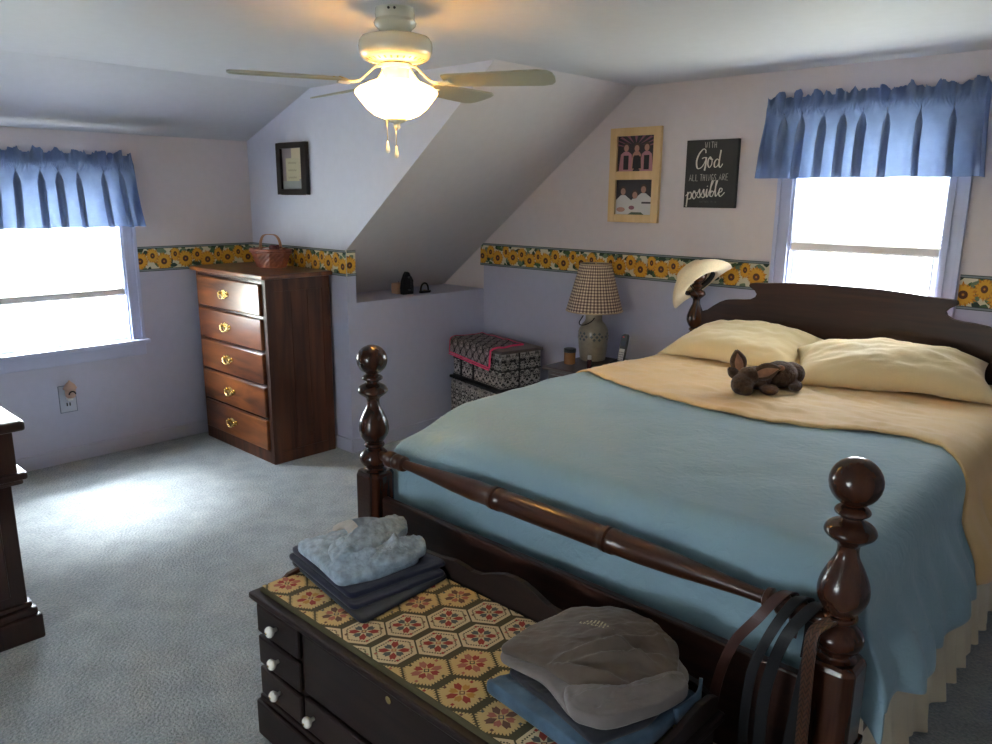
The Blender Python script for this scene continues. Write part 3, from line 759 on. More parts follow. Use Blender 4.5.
# small black frame on dormer cheek
hx0, hx1, hz0, hz1 = -.682, -.345, 1.594, 1.912
fr = thing('picture_frame', 'black framed sage and cream print on the wall above the basket', 'picture frame', ((hx0+hx1)/2, YC, hz0))
fn = wallmap(hx0, hz1, hx1-hx0, hz1-hz0, YC)
b = MB()
fbox(b, fn, 0, .14, 0, 1, .001, .028); fbox(b, fn, .84, 1, 0, 1, .001, .028); fbox(b, fn, .14, .84, 0, .11, .001, .028); fbox(b, fn, .14, .84, .89, 1, .001, .028)
b.build('frame', M['espresso'], fr, merge='n', bevel=.002)
AM = [pc('art_sage', (.26, .27, .25)), pc('art_cream', (.50, .43, .28)), pc('art_mauve', (.25, .21, .22)), pc('art_teal', (.27, .30, .28)), pc('art_label', (.46, .42, .27)), pc('art_ink', (.22, .20, .14))]
b = MB(); g = lambda u, v, d: fn(.14+.70*u, .11+.78*v, d)
pic_rect(b, g, 0, 1, 0, 1, .010, 0); pic_rect(b, g, .45, 1, 0, .35, .0104, 1); pic_rect(b, g, 0, .45, 0, .3, .0104, 2); pic_rect(b, g, 0, .3, .3, .8, .0104, 2); pic_rect(b, g, .8, 1, .35, .75, .0104, 1)
pic_rect(b, g, 0, 1, .8, 1, .0106, 3); pic_rect(b, g, .18, .80, .24, .80, .0109, 4)
def inkline(p):
    for i in range(len(p)-1):
        (a, c), (e, f) = p[i], p[i+1]; b.face([g(a, c+.015, .0112), g(e, f+.015, .0112), g(e, f-.005, .0112), g(a, c-.005, .0112)], 5)
for v in (.34, .52, .70):
    inkline([(.28+.05*k, v+(.03 if k % 2 else -.01)) for k in range(9)])
for k in range(7): pic_rect(b, g, .82, 1, .36+k*.055, .365+k*.055, .0108, 5)
b.build('print', AM, fr, merge=False)

# ------------------------------------------------------------------ ledge items
b = MB(); b.box(-.225, -.155, -.665, -.595, ZL, ZL+.072)
t = thing('candle', 'small peach square candle on the knee wall ledge', 'candle', (-.19, -.630, ZL))
b.build('wax', plain('peach_wax', (.52, .33, .22), .6), t, bevel=.006)
b = MB(); b.tube([(-.19, -.630, ZL+.070), (-.189, -.630, ZL+.078), (-.187, -.629, ZL+.084)], .0012, 6); b.build('wick', M['bfab'], t)
t = thing('flat_iron', 'antique black flat iron standing upright on the ledge', 'iron', (-.11, -.615, ZL))
out = [(-.045, 0), (.045, 0), (.047, .05), (.035, .10), (.012, .145), (-.004, .152), (-.02, .135), (-.040, .09), (-.048, .04)]
b = MB(); b.prism(out, lambda u, v, d: (-.14+d, -.612+u, ZL+v), 0, .035); b.build('sole_plate', M['iron'], t, merge='n', bevel=.004)
b = MB(); b.tube([(-.105, -.612, ZL+.03), (-.07, -.615, ZL+.03), (-.062, -.618, ZL+.05), (-.062, -.618, ZL+.10), (-.075, -.615, ZL+.118), (-.105, -.612, ZL+.115)], [.006, .006, .009, .009, .006, .006], 10)
b.build('handle', M['iron'], t, smooth=True)
t = thing('trivet_iron', 'small black iron with arched handle right of the upright flat iron', 'iron', (-.10, -.475, ZL))
b = MB(); b.prism([(-.05, 0), (-.03, .018), (.035, .018), (.05, .010), (.05, -.010), (.035, -.018), (-.03, -.018)], lambda u, v, d: (-.10+v, -.475+u, ZL+d), 0, .016); b.build('base', M['iron'], t, merge='n', bevel=.002)
b = MB(); b.tube([(-.10, -.475+.034*math.cos(PI*k/14), ZL+.014+.052*math.sin(PI*k/14)**.8) for k in range(15)], .0065, 10); b.build('handle', M['iron'], t, smooth=True)
b = MB(); b.box(-.10-.006, -.10+.006, -.480, -.470, ZL+.016, ZL+.022); b.build('mount', M['brass'], t)

# ------------------------------------------------------------------ ceiling fan
FX, FY = 1.652, -2.136
F = thing('ceiling_fan', 'cream ceiling fan with glowing bowl light and pull chains', 'ceiling fan', (FX, FY, ZC))
b = MB(); b.lathe([(.066, 0), (.068, -.018), (.066, -.034), (.073, -.046), (.070, -.056), (.056, -.068), (.049, -.082), (.050, -.090)], (FX, FY, ZC), seg=48); b.build('canopy', M['fan'], F, smooth=True, auto=.6)
for dx in (-.010, .010):
    b = MB(); b.lathe([(.0045, 0), (.0045, .003)], (FX+.047+dx*.72, FY-.053+dx*.69, ZC-.012), (.7, -.72, 0), 10); b.build('canopy_vent', M['black'], F)
b = MB(); b.lathe([(.050, -.086), (.098, -.088), (.116, -.093), (.125, -.106), (.1275, -.122), (.126, -.140), (.120, -.154), (.110, -.164), (.094, -.171), (.06, -.174), (.04, -.176)], (FX, FY, ZC), seg=56); b.build('motor_housing', M['fan'], F, smooth=True, auto=.7)
b = MB()
for k in range(30):
    a = 2*PI*k/30; c, s = math.cos(a), math.sin(a)
    p0 = Vector((FX+c*.094, FY+s*.094, ZC-.1722)); p1 = Vector((FX+c*.1085, FY+s*.1085, ZC-.1660)); w = Vector((-s, c, 0))*.0032
    b.face([p0-w, p0+w, p1+w, p1-w])
b.build('vent_slots', pc('vent_dark', (.09, .08, .05)), F, merge=False)
b = MB(); b.lathe([(.04, -.174), (.056, -.180), (.050, -.192), (.044, -.194), (.044, -.232), (.060, -.237), (.064, -.246)], (FX, FY, ZC), seg=40); b.build('light_fitter', M['fan'], F, smooth=True, auto=.6)
def bowlmat():
    m, nt, bs = newmat('lit_frosted_glass')
    bs.inputs['Base Color'].default_value = (.9, .80, .55, 1); bs.inputs['Roughness'].default_value = .35
    bs.inputs['Emission Color'].default_value = (1, .66, .26, 1); bs.inputs['Emission Strength'].default_value = .25
    tr = N(nt, 'ShaderNodeBsdfTranslucent'); tr.inputs[0].default_value = (.85, .72, .45, 1)
    mx = N(nt, 'ShaderNodeMixShader'); mx.inputs[0].default_value = .28
    nt.links.new(bs.outputs[0], mx.inputs[1]); nt.links.new(tr.outputs[0], mx.inputs[2]); nt.links.new(mx.outputs[0], nt.nodes['Material Output'].inputs[0])
    return m
M['bowl'] = bowlmat()
b = MB(); b.lathe([(.070, -.232), (.095, -.240), (.130, -.256), (.142, -.266), (.144, -.274), (.138, -.284), (.124, -.302), (.104, -.326), (.078, -.346), (.050, -.357), (.030, -.360), (.012, -.361)], (FX, FY, ZC), seg=56, caps=False)
bowl = b.build('glass_bowl', M['bowl'], F, smooth=True)
b = MB(); b.lathe([(.036, -.355), (.038, -.360), (.030, -.368), (.014, -.373), (.010, -.380), (.013, -.386), (.008, -.393), (.001, -.397)], (FX, FY, ZC), seg=28); b.build('finial', M['fan'], F, smooth=True)
for dx, dy, l in ((-.030, -.02, .115), (.006, -.01, .155)):
    b = MB(); zt = ZC-.362 if dx < 0 else ZC-.390
    z1 = zt-(.070 if dx < 0 else .060)
    b.tube([(FX+dx, FY+dy, zt), (FX+dx, FY+dy, z1)], .0016, 6); c_ = b.build('pull_chain', M['gold'], F, smooth=True)
    b = MB(); b.lathe([(.002, 0), (.004, -.01), (.008, -.028), (.008, -.036), (.004, -.042), (.001, -.043)], (FX+dx, FY+dy, z1), seg=14); b.build('chain_pendant', M['porc'], c_, smooth=True)
for ang in (-115, 29, 101, 173):
    a = math.radians(ang); c, s = math.cos(a), math.sin(a); zb = ZC-.236
    def pt(r, t, z, tilt=-.21): return (FX+c*r-s*t*math.cos(tilt), FY+s*r+c*t*math.cos(tilt), zb+z+t*math.sin(tilt))
    b = MB()
    b.ribbon([pt(.045, 0, .052), pt(.075, 0, .044), pt(.10, 0, .022), pt(.13, 0, -.004), pt(.16, 0, -.010), pt(.20, 0, -.007)], (-s, c, -.0), [.026, .024, .026, .036, .065, .08], .006)
    arm = b.build('blade_iron', M['fan'], F, smooth=False, bevel=.001)
    R0, R1 = .175, .560; out = []
    for k in range(9):
        t = PI/2*k/8; out.append((R1-.03+.03*math.sin(t), .062*1.0*(math.cos(t)*.5+.5) if k < 8 else .0))
    top = [(R0, -.045), (R0+.02, -.052), (R0+.2, -.062), (R1-.05, -.068), (R1-.018, -.058), (R1-.004, -.035), (R1, 0), (R1-.004, .035), (R1-.018, .058), (R1-.05, .068), (R0+.2, .062), (R0+.02, .052), (R0, .045)]
    b = MB(); b.prism(top, lambda u, v, d: pt(u, v, d), -.003, .003); b.build('fan_blade', M['blade'], F, merge='n')
    for r_, t_ in ((.190, .02), (.190, -.02), (.215, 0)):
        b = MB(); b.lathe([(.005, 0), (.004, .003), (.001, .004)], pt(r_, t_, .003), (0, 0, 1), 10); b.build('screw', M['gold'], arm)
lt = bpy.data.lights.new('fan_bulb', 'POINT'); lt.energy = 12.5; lt.color = (1, .66, .30); lt.shadow_soft_size = .035
lo = bpy.data.objects.new('fan_bulb', lt); C.objects.link(lo); lo.location = (FX, FY, ZC-.290)

# ------------------------------------------------------------------ nightstand & items
nx0, nx1, ny0, ny1, nz = 1.055, 1.50, -.60, -.12, .640
Nn = thing('nightstand', 'dark wood nightstand between the fabric boxes and the bed', 'nightstand', ((nx0+nx1)/2, (ny0+ny1)/2, 0))
b = MB(); b.box(nx0, nx1, ny0, ny1, nz-.022, nz); b.build('nightstand_top', M['stand'], Nn, bevel=.006)
b = MB(); b.box(nx0+.025, nx1-.025, ny0+.03, ny1-.01, .06, nz-.022); b.build('body', M['stand'], Nn, bevel=.003)
b = MB(); b.box(nx0+.05, nx1-.05, ny0+.014, ny0+.03, nz-.20, nz-.045); d_ = b.build('drawer', M['stand'], Nn, bevel=.004)
b = MB(); b.box(nx0+.075, nx1-.075, ny0+.008, ny0+.014, nz-.18, nz-.065); b.build('drawer_panel', M['bedwood'], d_, bevel=.003)
b = MB(); b.lathe([(.006, 0), (.006, .012), (.014, .02), (.012, .028), (.001, .031)], ((nx0+nx1)/2, ny0+.008, nz-.12), (0, -1, 0), 16); b.build('knob', M['brass'], d_, smooth=True)
b = MB(); b.box(nx0+.05, nx1-.05, ny0+.014, ny0+.03, .10, nz-.215); b.build('door', M['stand'], Nn, bevel=.004)
for sx in (nx0+.025, nx1-.065):
    for sy in (ny0+.03, ny1-.05):
        b = MB(); b.box(sx, sx+.04, sy, sy+.04, 0, .06); b.build('leg', M['stand'], Nn)
# lamp
LX, LY = 1.153, -.240
Lm = thing('table_lamp', 'stoneware jug table lamp with brown gingham shade on the nightstand', 'table lamp', (LX, LY, nz))
b = MB(); b.lathe([(.070, 0), (.076, .004), (.082, .05), (.088, .11), (.090, .15), (.086, .185), (.070, .215), (.054, .232), (.049, .245), (.050, .285), (.054, .290), (.046, .292)], (LX, LY, nz), seg=40); jug = b.build('jug_base', M['crock'], Lm, smooth=True)
b = MB()
for row, z in ((0, .150), (1, .168), (2, .132)):
    for k in range(18):
        a = 2*PI*(k+.5*(row > 0))/18
        if row and k % 3 == 2: continue
        r0 = .0925 if row == 0 else (.0905 if row == 1 else .0918)
        q = []
        for du, dv in ((-1, 0), (0, -1), (1, 0), (0, 1)):
            aa = a+du*.11; q.append((LX+r0*math.cos(aa), LY+r0*math.sin(aa), nz+z+dv*.010))
        b.face(q)
b.build('painted_band', M['crockblue'], jug, merge=False)
b = MB()
pts = []
for k in range(17):
    t = k/16; a = -2.75+t*1.85; rr = .066+.030*math.sin(PI*t)
    pts.append((LX+rr*math.cos(a), LY+rr*math.sin(a), nz+.262-.045*math.sin(PI*t)**.8+.0*t))
b.tube(pts, .003, 8); b.build('bail_handle', M['iron'], Lm, smooth=True)
b = MB(); b.tube([(LX, LY, nz+.28), (LX, LY, nz+.40)], .006, 8); b.lathe([(.016, 0), (.018, .02), (.018, .05), (.010, .055)], (LX, LY, nz+.295), seg=16); b.build('socket', M['brass'], Lm, smooth=True)
b = MB(); b.lathe([(.168, 0), (.092, .275)], (LX, LY, nz+.298), seg=64, caps=False); b.lathe([(.165, .001), (.089, .274)], (LX, LY, nz+.298), seg=64, caps=False)
sh = b.build('lamp_shade', M['gingham'], Lm, smooth=True)
b = MB()
for z, r_ in ((.298, .167), (.573, .0915)):
    b = MB(); pts = [(LX+r_*math.cos(2*PI*k/48), LY+r_*math.sin(2*PI*k/48), nz+z) for k in range(49)]; b.tube(pts, .0035, 6, caps=False)
    b.build('shade_trim', pc('tan_trim', (.45, .34, .22)), sh, smooth=True)
b = MB()
for k in range(3):
    a = 2*PI*k/3; b.tube([(LX, LY, nz+.555), (LX+.090*math.cos(a), LY+.090*math.sin(a), nz+.560)], .0018, 6)
b.lathe([(.004, 0), (.008, .008), (.005, .018), (.001, .022)], (LX, LY, nz+.556), seg=12); b.tube([(LX, LY, nz+.40), (LX, LY, nz+.556)], .003, 6)
b.build('finial', M['brass'], Lm, smooth=True)
# candle jar
cj = thing('jar_candle', 'amber jar candle with black lid left of the lamp', 'candle', (1.135, -.440, nz))
b = MB(); b.lathe([(.030, 0), (.034, .003), (.034, .068), (.031, .072)], (1.135, -.440, nz), seg=28); b.build('jar', M['candle'], cj, smooth=True, auto=.6)
b = MB(); b.lathe([(.033, .070), (.036, .071), (.036, .088), (.033, .092)], (1.135, -.440, nz), seg=28); b.build('lid', M['black'], cj, smooth=True, auto=.6)
bt = thing('bottle', 'tiny dark bottle with white cap in front of the lamp', 'bottle', (1.300, -.470, nz))
b = MB(); b.lathe([(.013, 0), (.014, .002), (.014, .048), (.008, .056)], (1.300, -.470, nz), seg=20); b.build('bottle_body', pc('plum_glass', (.06, .015, .02), .2), bt, smooth=True, auto=.6)
b = MB(); b.lathe([(.009, .055), (.011, .056), (.011, .076), (.009, .078)], (1.300, -.470, nz), seg=20); b.build('cap', M['white'], bt, smooth=True, auto=.6)
# phone
px, py = 1.375, -.275
cr = thing('phone_cradle', 'black phone charging cradle with red light on the nightstand', 'phone cradle', (px+.01, py, nz))
b = MB(); b.prism([(-.055, -.05), (.055, -.05), (.055, .05), (-.055, .05)], lambda u, v, d: (px+.012+u, py+v, nz+d*(1+.6*v/.05*.5)), 0, .030); b.build('cradle_base', M['black'], cr, merge='n', bevel=.006)
b = MB(); b.box(px-.020, px+.0, py-.054, py-.050, nz+.008, nz+.018); b.build('indicator_light', M['red'], cr)
ph_ = thing('cordless_phone', 'black and silver cordless phone handset upright in its cradle', 'phone', (px, py, nz+.03))
def phm(u, v, d): # u across, v up, d toward camera; leaning back
    return (px+u+.06*v+.006, py-d+.18*v, nz+.026+v)
out = [(-.018, 0), (-.021, .03), (-.022, .12), (-.020, .150), (-.012, .158), (.012, .158), (.020, .150), (.022, .12), (.021, .03), (.018, 0)]
b = MB(); b.prism(out, phm, -.010, .010); hs = b.build('handset', M['black'], ph_, merge='n', bevel=.003)
b = MB(); b.prism([(-.017, .008), (.017, .008), (.018, .075), (-.018, .075)], phm, .010, .012); kp = b.build('keypad', M['silver'], ph_, merge='n')
b = MB()
for i in range(4):
    for j in range(3): b.prism([(-.014+j*.0105, .012+i*.013), (-.007+j*.0105, .012+i*.013), (-.007+j*.0105, .020+i*.013), (-.014+j*.0105, .020+i*.013)], phm, .012, .0135)
b.build('keys', pc('key_grey', (.16, .15, .15)), kp, merge='n')
b = MB(); b.prism([(-.015, .092), (.015, .092), (.015, .122), (-.015, .122)], phm, .0101, .0115); b.build('screen', pc('screen_grey', (.05, .055, .07), .2), ph_, merge='n')
b = MB(); b.prism([(-.012, .140), (-.002, .140), (-.002, .146), (-.012, .146)], phm, .0101, .0112); b.build('ringer_light', M['red'], ph_, merge='n')

# ------------------------------------------------------------------ fabric boxes
ang = math.radians(-12)
def rbox(b, cx, cy, hx, hy, z0, z1, mi=0, a=ang, tap=0):
    k = len(b.v); b.box(-hx, hx, -hy, hy, z0, z1, mi, True)
    for i in range(k, len(b.v)):
        X, Y, Z = b.v[i]; q = rot2(X, Y, a); b.v[i] = (cx+q[0], cy+q[1], Z)
bc = (.410, -.300)
ub = thing('storage_box', 'black and white damask storage box on top of the stack', 'storage box', (bc[0], bc[1], .40))
b = MB(); rbox(b, bc[0], bc[1], .285, .158, .405, .635); b.build('box_body', M['damask'], ub, bevel=.010)
b = MB(); rbox(b, bc[0], bc[1], .295, .166, .632, .652); b.build('lid', M['lid'], ub, bevel=.004)
b = MB()
for s_, w_ in ((-.18, .008), (-.03, .008)):
    q = rot2(s_, -.161, ang); rbox(b, bc[0]+q[0], bc[1]+q[1], w_, .004, .405, .634)
q = rot2(.288, -.02, ang); rbox(b, bc[0]+q[0], bc[1]+q[1], .004, .003, .405, .634)
for z in (.405, .520):
    rbox(b, bc[0], bc[1], .2872, .1602, z-.003, z+.004)
b.build('piping', M['bfab'], ub)
# three lower fabric bins
lb = [(-.205, .088), (-.015, .090), (.175, .098)]
for i, (s_, hw) in enumerate(lb):
    q = rot2(s_+.0, -.01, ang); cx, cy = bc[0]-.01+q[0], bc[1]+q[1]
    t = thing('fabric_bin', ['damask fabric bin under the stack nearest the ledge wall', 'damask fabric bin in the middle under the storage box', 'damask fabric bin under the stack nearest the nightstand'][i], 'storage bin', (cx, cy, 0), 'damask fabric bins under the storage box')
    b = MB(); rbox(b, cx, cy, hw, .165, 0.0, .375, 0, ang); b.build('bin_body', M['damask'], t, bevel=.022)
    b = MB(); rbox(b, cx, cy, hw+.002, .168, .378, .396); b.build('bin_lid', M['bfab'], t, bevel=.004)
# draped quilted bag with pink edge
th = thing('quilted_throw', 'quilted lattice pattern cloth with pink binding draped over the storage box', 'cloth', (bc[0]-.12, bc[1]-.1, .652))
def drape_xy(s, t):
    # s across box width (-.30 .. .12), t: from back (0) to the front edge then down
    L1 = .25
    skew = .10*(t/.40)
    if t < L1: yy = -.166+L1-t-.004; z = .660+.006*fbm(s*12, t*12); 
    else:
        d_ = t-L1; r_ = .018
        if d_ < r_*PI/2: yy = -.170-r_*math.sin(d_/r_); z = .660-r_*(1-math.cos(d_/r_))
        else: yy = -.188-.12*(d_-r_*PI/2); z = .642-(d_-r_*PI/2)
    q = rot2(s+skew*.25, yy, ang)
    return (bc[0]+q[0], bc[1]+q[1], z)
b = MB(); rows = []; uvr = []
S0, S1, T1 = -.290, .190, .355
for i in range(26):
    t = T1*i/25; r_, ur = [], []
    for j in range(25):
        s = S0+(S1-S0)*j/24; tt = t*(1+ .07*(j/24)) if t > .25 else t*(1)
        r_.append(drape_xy(s, tt)); ur.append((s, tt))
    rows.append(r_); uvr.append(ur)
for i in range(25):
    for j in range(24): b.face([rows[i][j], rows[i+1][j], rows[i+1][j+1], rows[i][j+1]], 0, [uvr[i][j], uvr[i+1][j], uvr[i+1][j+1], uvr[i][j+1]])
b.build('quilt', M['ogee'], th, smooth=True, solid=.008)
b = MB()
edge = [rows[i][0] for i in range(26)]+[rows[25][j] for j in range(1, 25)]+[rows[i][24] for i in range(24, -1, -1)]+[rows[0][j] for j in range(23, -1, -1)]
b.tube(edge, .0065, 8, caps=False)
low = [(p[0], p[1]-.006, p[2]-.012) for p in rows[25]]
b.tube(low, .005, 8)
b.build('pink_binding', M['pink'], th, smooth=True)

# ------------------------------------------------------------------ bed
BX0, BX1, BYF, BYH = 1.750, 3.368, -2.35, -.115
bed = thing('bed', 'dark turned wood four-post bed frame with arched headboard and ball finials', 'bed', (2.55, -1.23, 0))
def post_profile(zb=1.040, s=1.0):
    p = []
    for k in range(0, 13):
        a = PI*k/12*.9; p.append((max(.001, .0535*math.sin(a)), .0525*math.cos(a)))
    p += [(.027, -.054), (.035, -.061), (.035, -.068), (.023, -.076), (.026, -.084), (.044, -.094), (.052, -.106), (.050, -.116), (.036, -.128), (.023, -.140),
          (.024, -.165), (.036, -.190), (.048, -.218), (.053, -.243), (.050, -.265), (.036, -.290), (.026, -.298), (.035, -.302), (.035, -.312), (.026, -.318),
          (.036, -.326), (.050, -.342), (.053, -.357), (.048, -.372), (.034, -.388), (.033, -.396), (.048, -.404)]
    q = [(max(.001, v.x), v.y) for v in catmull([(r, z, 0) for r, z in p[12:]], 4)]
    return p[:12]+q
def footpost(x, y, zb):
    b = MB(); b.lathe(list(reversed(post_profile())), (x, y, zb), seg=40)
    b.build('post_turning', M['bedwood'], ps, smooth=True)
for x, zb in ((BX0, 1.042), (BX1, 1.028)):
    b = MB()
    # octagonal block, then lower turned leg
    s8 = PI/8; prof = [(.001, 0), (.026, .0), (.032, .02), (.030, .10), (.040, .17), (.046, .19), (.050, .20)]
    b.lathe(prof, (x, BYF, 0), seg=32)
    z0, z1 = .20, zb-.404
    oct_ = [(-.056, -.036), (-.036, -.056), (.036, -.056), (.056, -.036), (.056, .036), (.036, .056), (-.036, .056), (-.056, .036)]
    b.prism(oct_, lambda u, v, d: (x+u, BYF+v, d), z0, z1-.012)
    b.grid([[(x+u*f, BYF+v*f, z) for u, v in oct_] for f, z in ((1, z1-.012), (.93, z1-.003), (.80, z1+.002), (.6, z1+.003))], 0, True)
    if True:
        b.box(x-.060, x+.060, BYF-.060, BYF+.060, .405, .425)
    ps = b.build('foot_post', M['bedwood'], bed, bevel=.003)
    footpost(x, BYF, zb)
# rail
b = MB(); zr = .700; xa, xb = BX0+.030, BX1-.030; xc = (xa+xb)/2; L = (xb-xa)/2
half = [(0, .034), (.165, .033), (.185, .031), (.190, .036), (.203, .036), (.207, .028), (.212, .036), (.226, .036), (.232, .032), (.30, .033), (.40, .029), (.52, .021), (.60, .0165), (.64, .016),
        (.645, .026), (.658, .028), (.668, .018), (.676, .026), (.690, .027), (.700, .018), (.708, .028), (.728, .029), (.740, .016), (L, .016)]
pr = [(r, -d) for d, r in reversed(half)]+[(r, d) for d, r in half[1:]]
b.lathe(pr, (xc, BYF, zr), (1, 0, 0), 28); b.build('foot_rail', M['railwood'], bed, smooth=True, auto=.9)
b = MB(); b.box(BX0+.03, BX1-.03, BYF-.014, BYF+.014, .27, .550); b.build('footboard', M['headwood'], bed, bevel=.006)
for x in (BX0+.0, BX1-.028):
    b = MB(); b.box(x, x+.028, BYF+.03, BYH, .27, .42); b.build('side_rail', M['headwood'], bed, bevel=.004)
# headboard
hl = [(1.780, .985), (1.830, 1.003), (1.865, 1.030), (1.900, 1.052), (1.932, 1.066), (1.985, 1.073), (2.030, 1.076), (2.070, 1.082), (2.095, 1.097), (2.101, 1.112), (2.090, 1.128), (2.070, 1.140), (2.057, 1.150), (2.062, 1.164), (2.081, 1.168), (2.150, 1.172), (2.257, 1.182), (2.40, 1.190)]
cxh = 2.540
prof = hl+[(2*cxh-x, z) for x, z in reversed(hl)]
low = [(x, .905 if 1.86 < x < 3.22 else .93) for x in (3.30, 3.22, 3.0, 2.7, 2.4, 2.1, 1.86, 1.78)]
b = MB(); n = len(prof)
def hbm(x, d): return (x, BYH+d)
# vertical strips for a clean concave face
for d in (-.014, .014):
    for i in range(n-1):
        (xa_, za_), (xb_, zb_) = prof[i], prof[i+1]
prism_pts = prof+[(2*cxh-1.80, .55), (1.80, .55)]
b.prism(list(reversed(prism_pts)), lambda u, v, d: (u, BYH-d, v), -.014, .014)
b.build('headboard', M['headwood'], bed, merge='n')
for x in (1.752, 2*cxh-1.752):
    b = MB(); b.box(x-.045, x+.045, BYH-.045, BYH+.045, 0, .775); hp_ = b.build('head_post', M['bedwood'], bed, bevel=.008)
    b = MB(); b.lathe(list(reversed([(r*.9, z) for r, z in post_profile()])), (x, BYH, 1.190), seg=36); b.build('post_turning', M['bedwood'], hp_, smooth=True)
mt = meshthing(MB().box(1.845, 3.30, -2.185, -.15, .42, .715), 'mattress', M['mattress'], 'mattress under the blue comforter', 'mattress', loc=(2.567, -1.2, .42), bevel=.07)

# comforter --------------------------------------------------------
cx0, hw, rr = 2.575, .735, .085
yf = -2.205
def topz(x, y): return -.060*smooth01((-1.93-y)/.30)*smooth01((2.25-x)/.45)+.800+.030*math.exp(-((y+1.45)/.75)**2)+.006*fbm(x*2.2, y*2.2)+.004*fbm(x*6, y*6, 3)
def bend(d, r):
    if d <= 0: return 0, 0
    if d < r*PI/2: return r*math.sin(d/r), r*(1-math.cos(d/r))
    return r, r+(d-r*PI/2)
edge_pts = [(1.60, -1.20), (1.85, -1.215), (1.93, -1.265), (2.08, -1.318), (2.37, -1.412), (2.61, -1.436), (2.81, -1.40), (3.0, -1.315), (3.16, -1.255), (3.28, -1.285), (3.386, -1.40), (3.50, -1.50), (4, -1.50)]
def edge_y(x):
    for (a, p), (c, q) in zip(edge_pts, edge_pts[1:]):
        if a <= x <= c:
            t = (x-a)/(c-a); return p+(q-p)*t
    return edge_pts[0][1] if x < 1.6 else edge_pts[-1][1]
def bedpos(a, y, off=0, hl=.27, fold=1.0, foot=True):
    """a: lateral arc coordinate from the centre; y: longitudinal (past yf hangs over the foot)"""
    sgn = 1 if a > 0 else -1
    bx_, dz = bend(abs(a)-hw, rr)
    by_, dzf = bend(yf-y, .07) if foot else (0, 0)
    x = cx0+sgn*(min(abs(a), hw)+bx_); yy = max(y, yf)-by_
    drop = max(dz, dzf)+.30*min(dz, dzf)
    z = topz(x, yy)-drop; k = fold*smooth01((drop-.06)/.22)
    cor = min(dz, dzf)
    yc_ = max(y, yf); w1 = math.sin(yc_*21+1.3*math.sin(yc_*5)+.6)*.018+.010*math.sin(yc_*47+2)
    if dz > 0: x += sgn*(k*(w1+.034)+.05*smooth01(dz/.35)*k)*smooth01(dz/.16)+sgn*off*smooth01(dz/rr)
    if dzf > 0: yy -= .2*k*(1-smooth01(dz/.12))*(.008*math.sin(a*25)+.004*math.sin(a*53))
    return (x, yy, z+off*(1-smooth01(drop/.12)))
b = MB(); rows = []
A1 = hw+.37; NA = 150
for j in range(111):
    t = j/110; row = []
    for i in range(NA+1):
        a = -A1+2*A1*i/NA
        xx = cx0+a if abs(a) < hw+rr else cx0+math.copysign(hw+rr, a)
        ys = edge_y(cx0+a if a > 0 else xx)
        ye = yf-.36
        y = ys+(ye-ys)*t
        hem = .020*math.sin(y*9)+.012*math.sin(y*23)
        aa = a
        if abs(a) > hw+.2: aa = math.copysign(hw+.2+(abs(a)-hw-.2)*(1+hem*6), a)
        row.append(bedpos(aa, y))
    rows.append(row)
b.grid(rows)
cf = meshthing(b, 'comforter', M['comf'], 'blue quilted comforter spread over the bed and hanging down its sides', 'comforter', loc=(2.567, -1.8, .5), smooth=True, solid=.012)
# sheet / yellow bedding folded down over comforter
b = MB(); rows = []
for j in range(81):
    t = j/80; row = []
    for i in range(NA+1):
        a = -A1*1.0+2*A1*i/NA
        if a < -hw-.28: a = -hw-.28
        xx = cx0+a if abs(a) < hw+rr else cx0+math.copysign(hw+rr, a)
        ye = edge_y(cx0+a if a > 0 else xx)-.015; ys = -.17
        y = ys+(ye-ys)*t
        p = bedpos(a, y, .008, fold=1.0, foot=False)
        wr = .012*fbm(p[0]*4+5, p[1]*7, 2)+.009*abs(fbm(p[0]*9, p[1]*15, 4))
        k = 1 if abs(a) < hw else .3
        hemb = .004*smooth01((t-.94)/.04)*(1-smooth01((t-.985)/.015))
        row.append((p[0], p[1], p[2]+k*(abs(wr)+.003)+hemb*k))
    rows.append(row)
b.grid(rows)
meshthing(b, 'bed_sheet', M['sheet'], 'peach yellow sheet folded down over the blue comforter', 'sheet', loc=(2.567, -.8, .7), smooth=True, solid=.008)
# bed skirt
b = MB(); rows = []
path = []
n = 420
for k in range(n+1):
    y = -.16-(2.12)*k/n; path.append((3.372, y, 0))
for z in (.60, .50, .40, .33, .25, .15, .05, .012):
    f = max(0, (.40-z)/.39)
    rows.append([(3.362+f*(.026+.020*math.sin(y*44+2.5*math.sin(y*6)+.6*f)+.008*math.sin(y*97+1)), y+.006*f*math.sin(y*50), z) for _, y, _ in path])
b.grid(rows)
sk = thing('bed_skirt', 'cream gathered bed skirt hanging to the floor below the comforter', 'bed skirt', (2.567, -1.2, 0))
b.build('side_panel', M['skirt'], sk, smooth=True)
b = MB(); rows = []
for z in (.40, .25, .012):
    f = (.40-z)/.39; rows.append([(1.79+1.55*k/300, -2.262-f*(.004+.006*math.sin(k*.75)), z) for k in range(301)])
b.grid(rows); b.build('foot_panel', M['skirt'], sk, smooth=True)
b = MB(); rows = []
for z in (.40, .25, .012):
    f = (.40-z)/.39; rows.append([(1.772-f*(.010+.012*math.sin(k*.7)), -.16-2.1*k/300, z) for k in range(301)])
b.grid(rows); b.build('side_panel', M['skirt'], sk, smooth=True)
b = MB(); b.box(1.80, 3.335, -2.24, -.16, .20, .415); b.build('box_spring', M['skirt'], sk, bevel=.01)

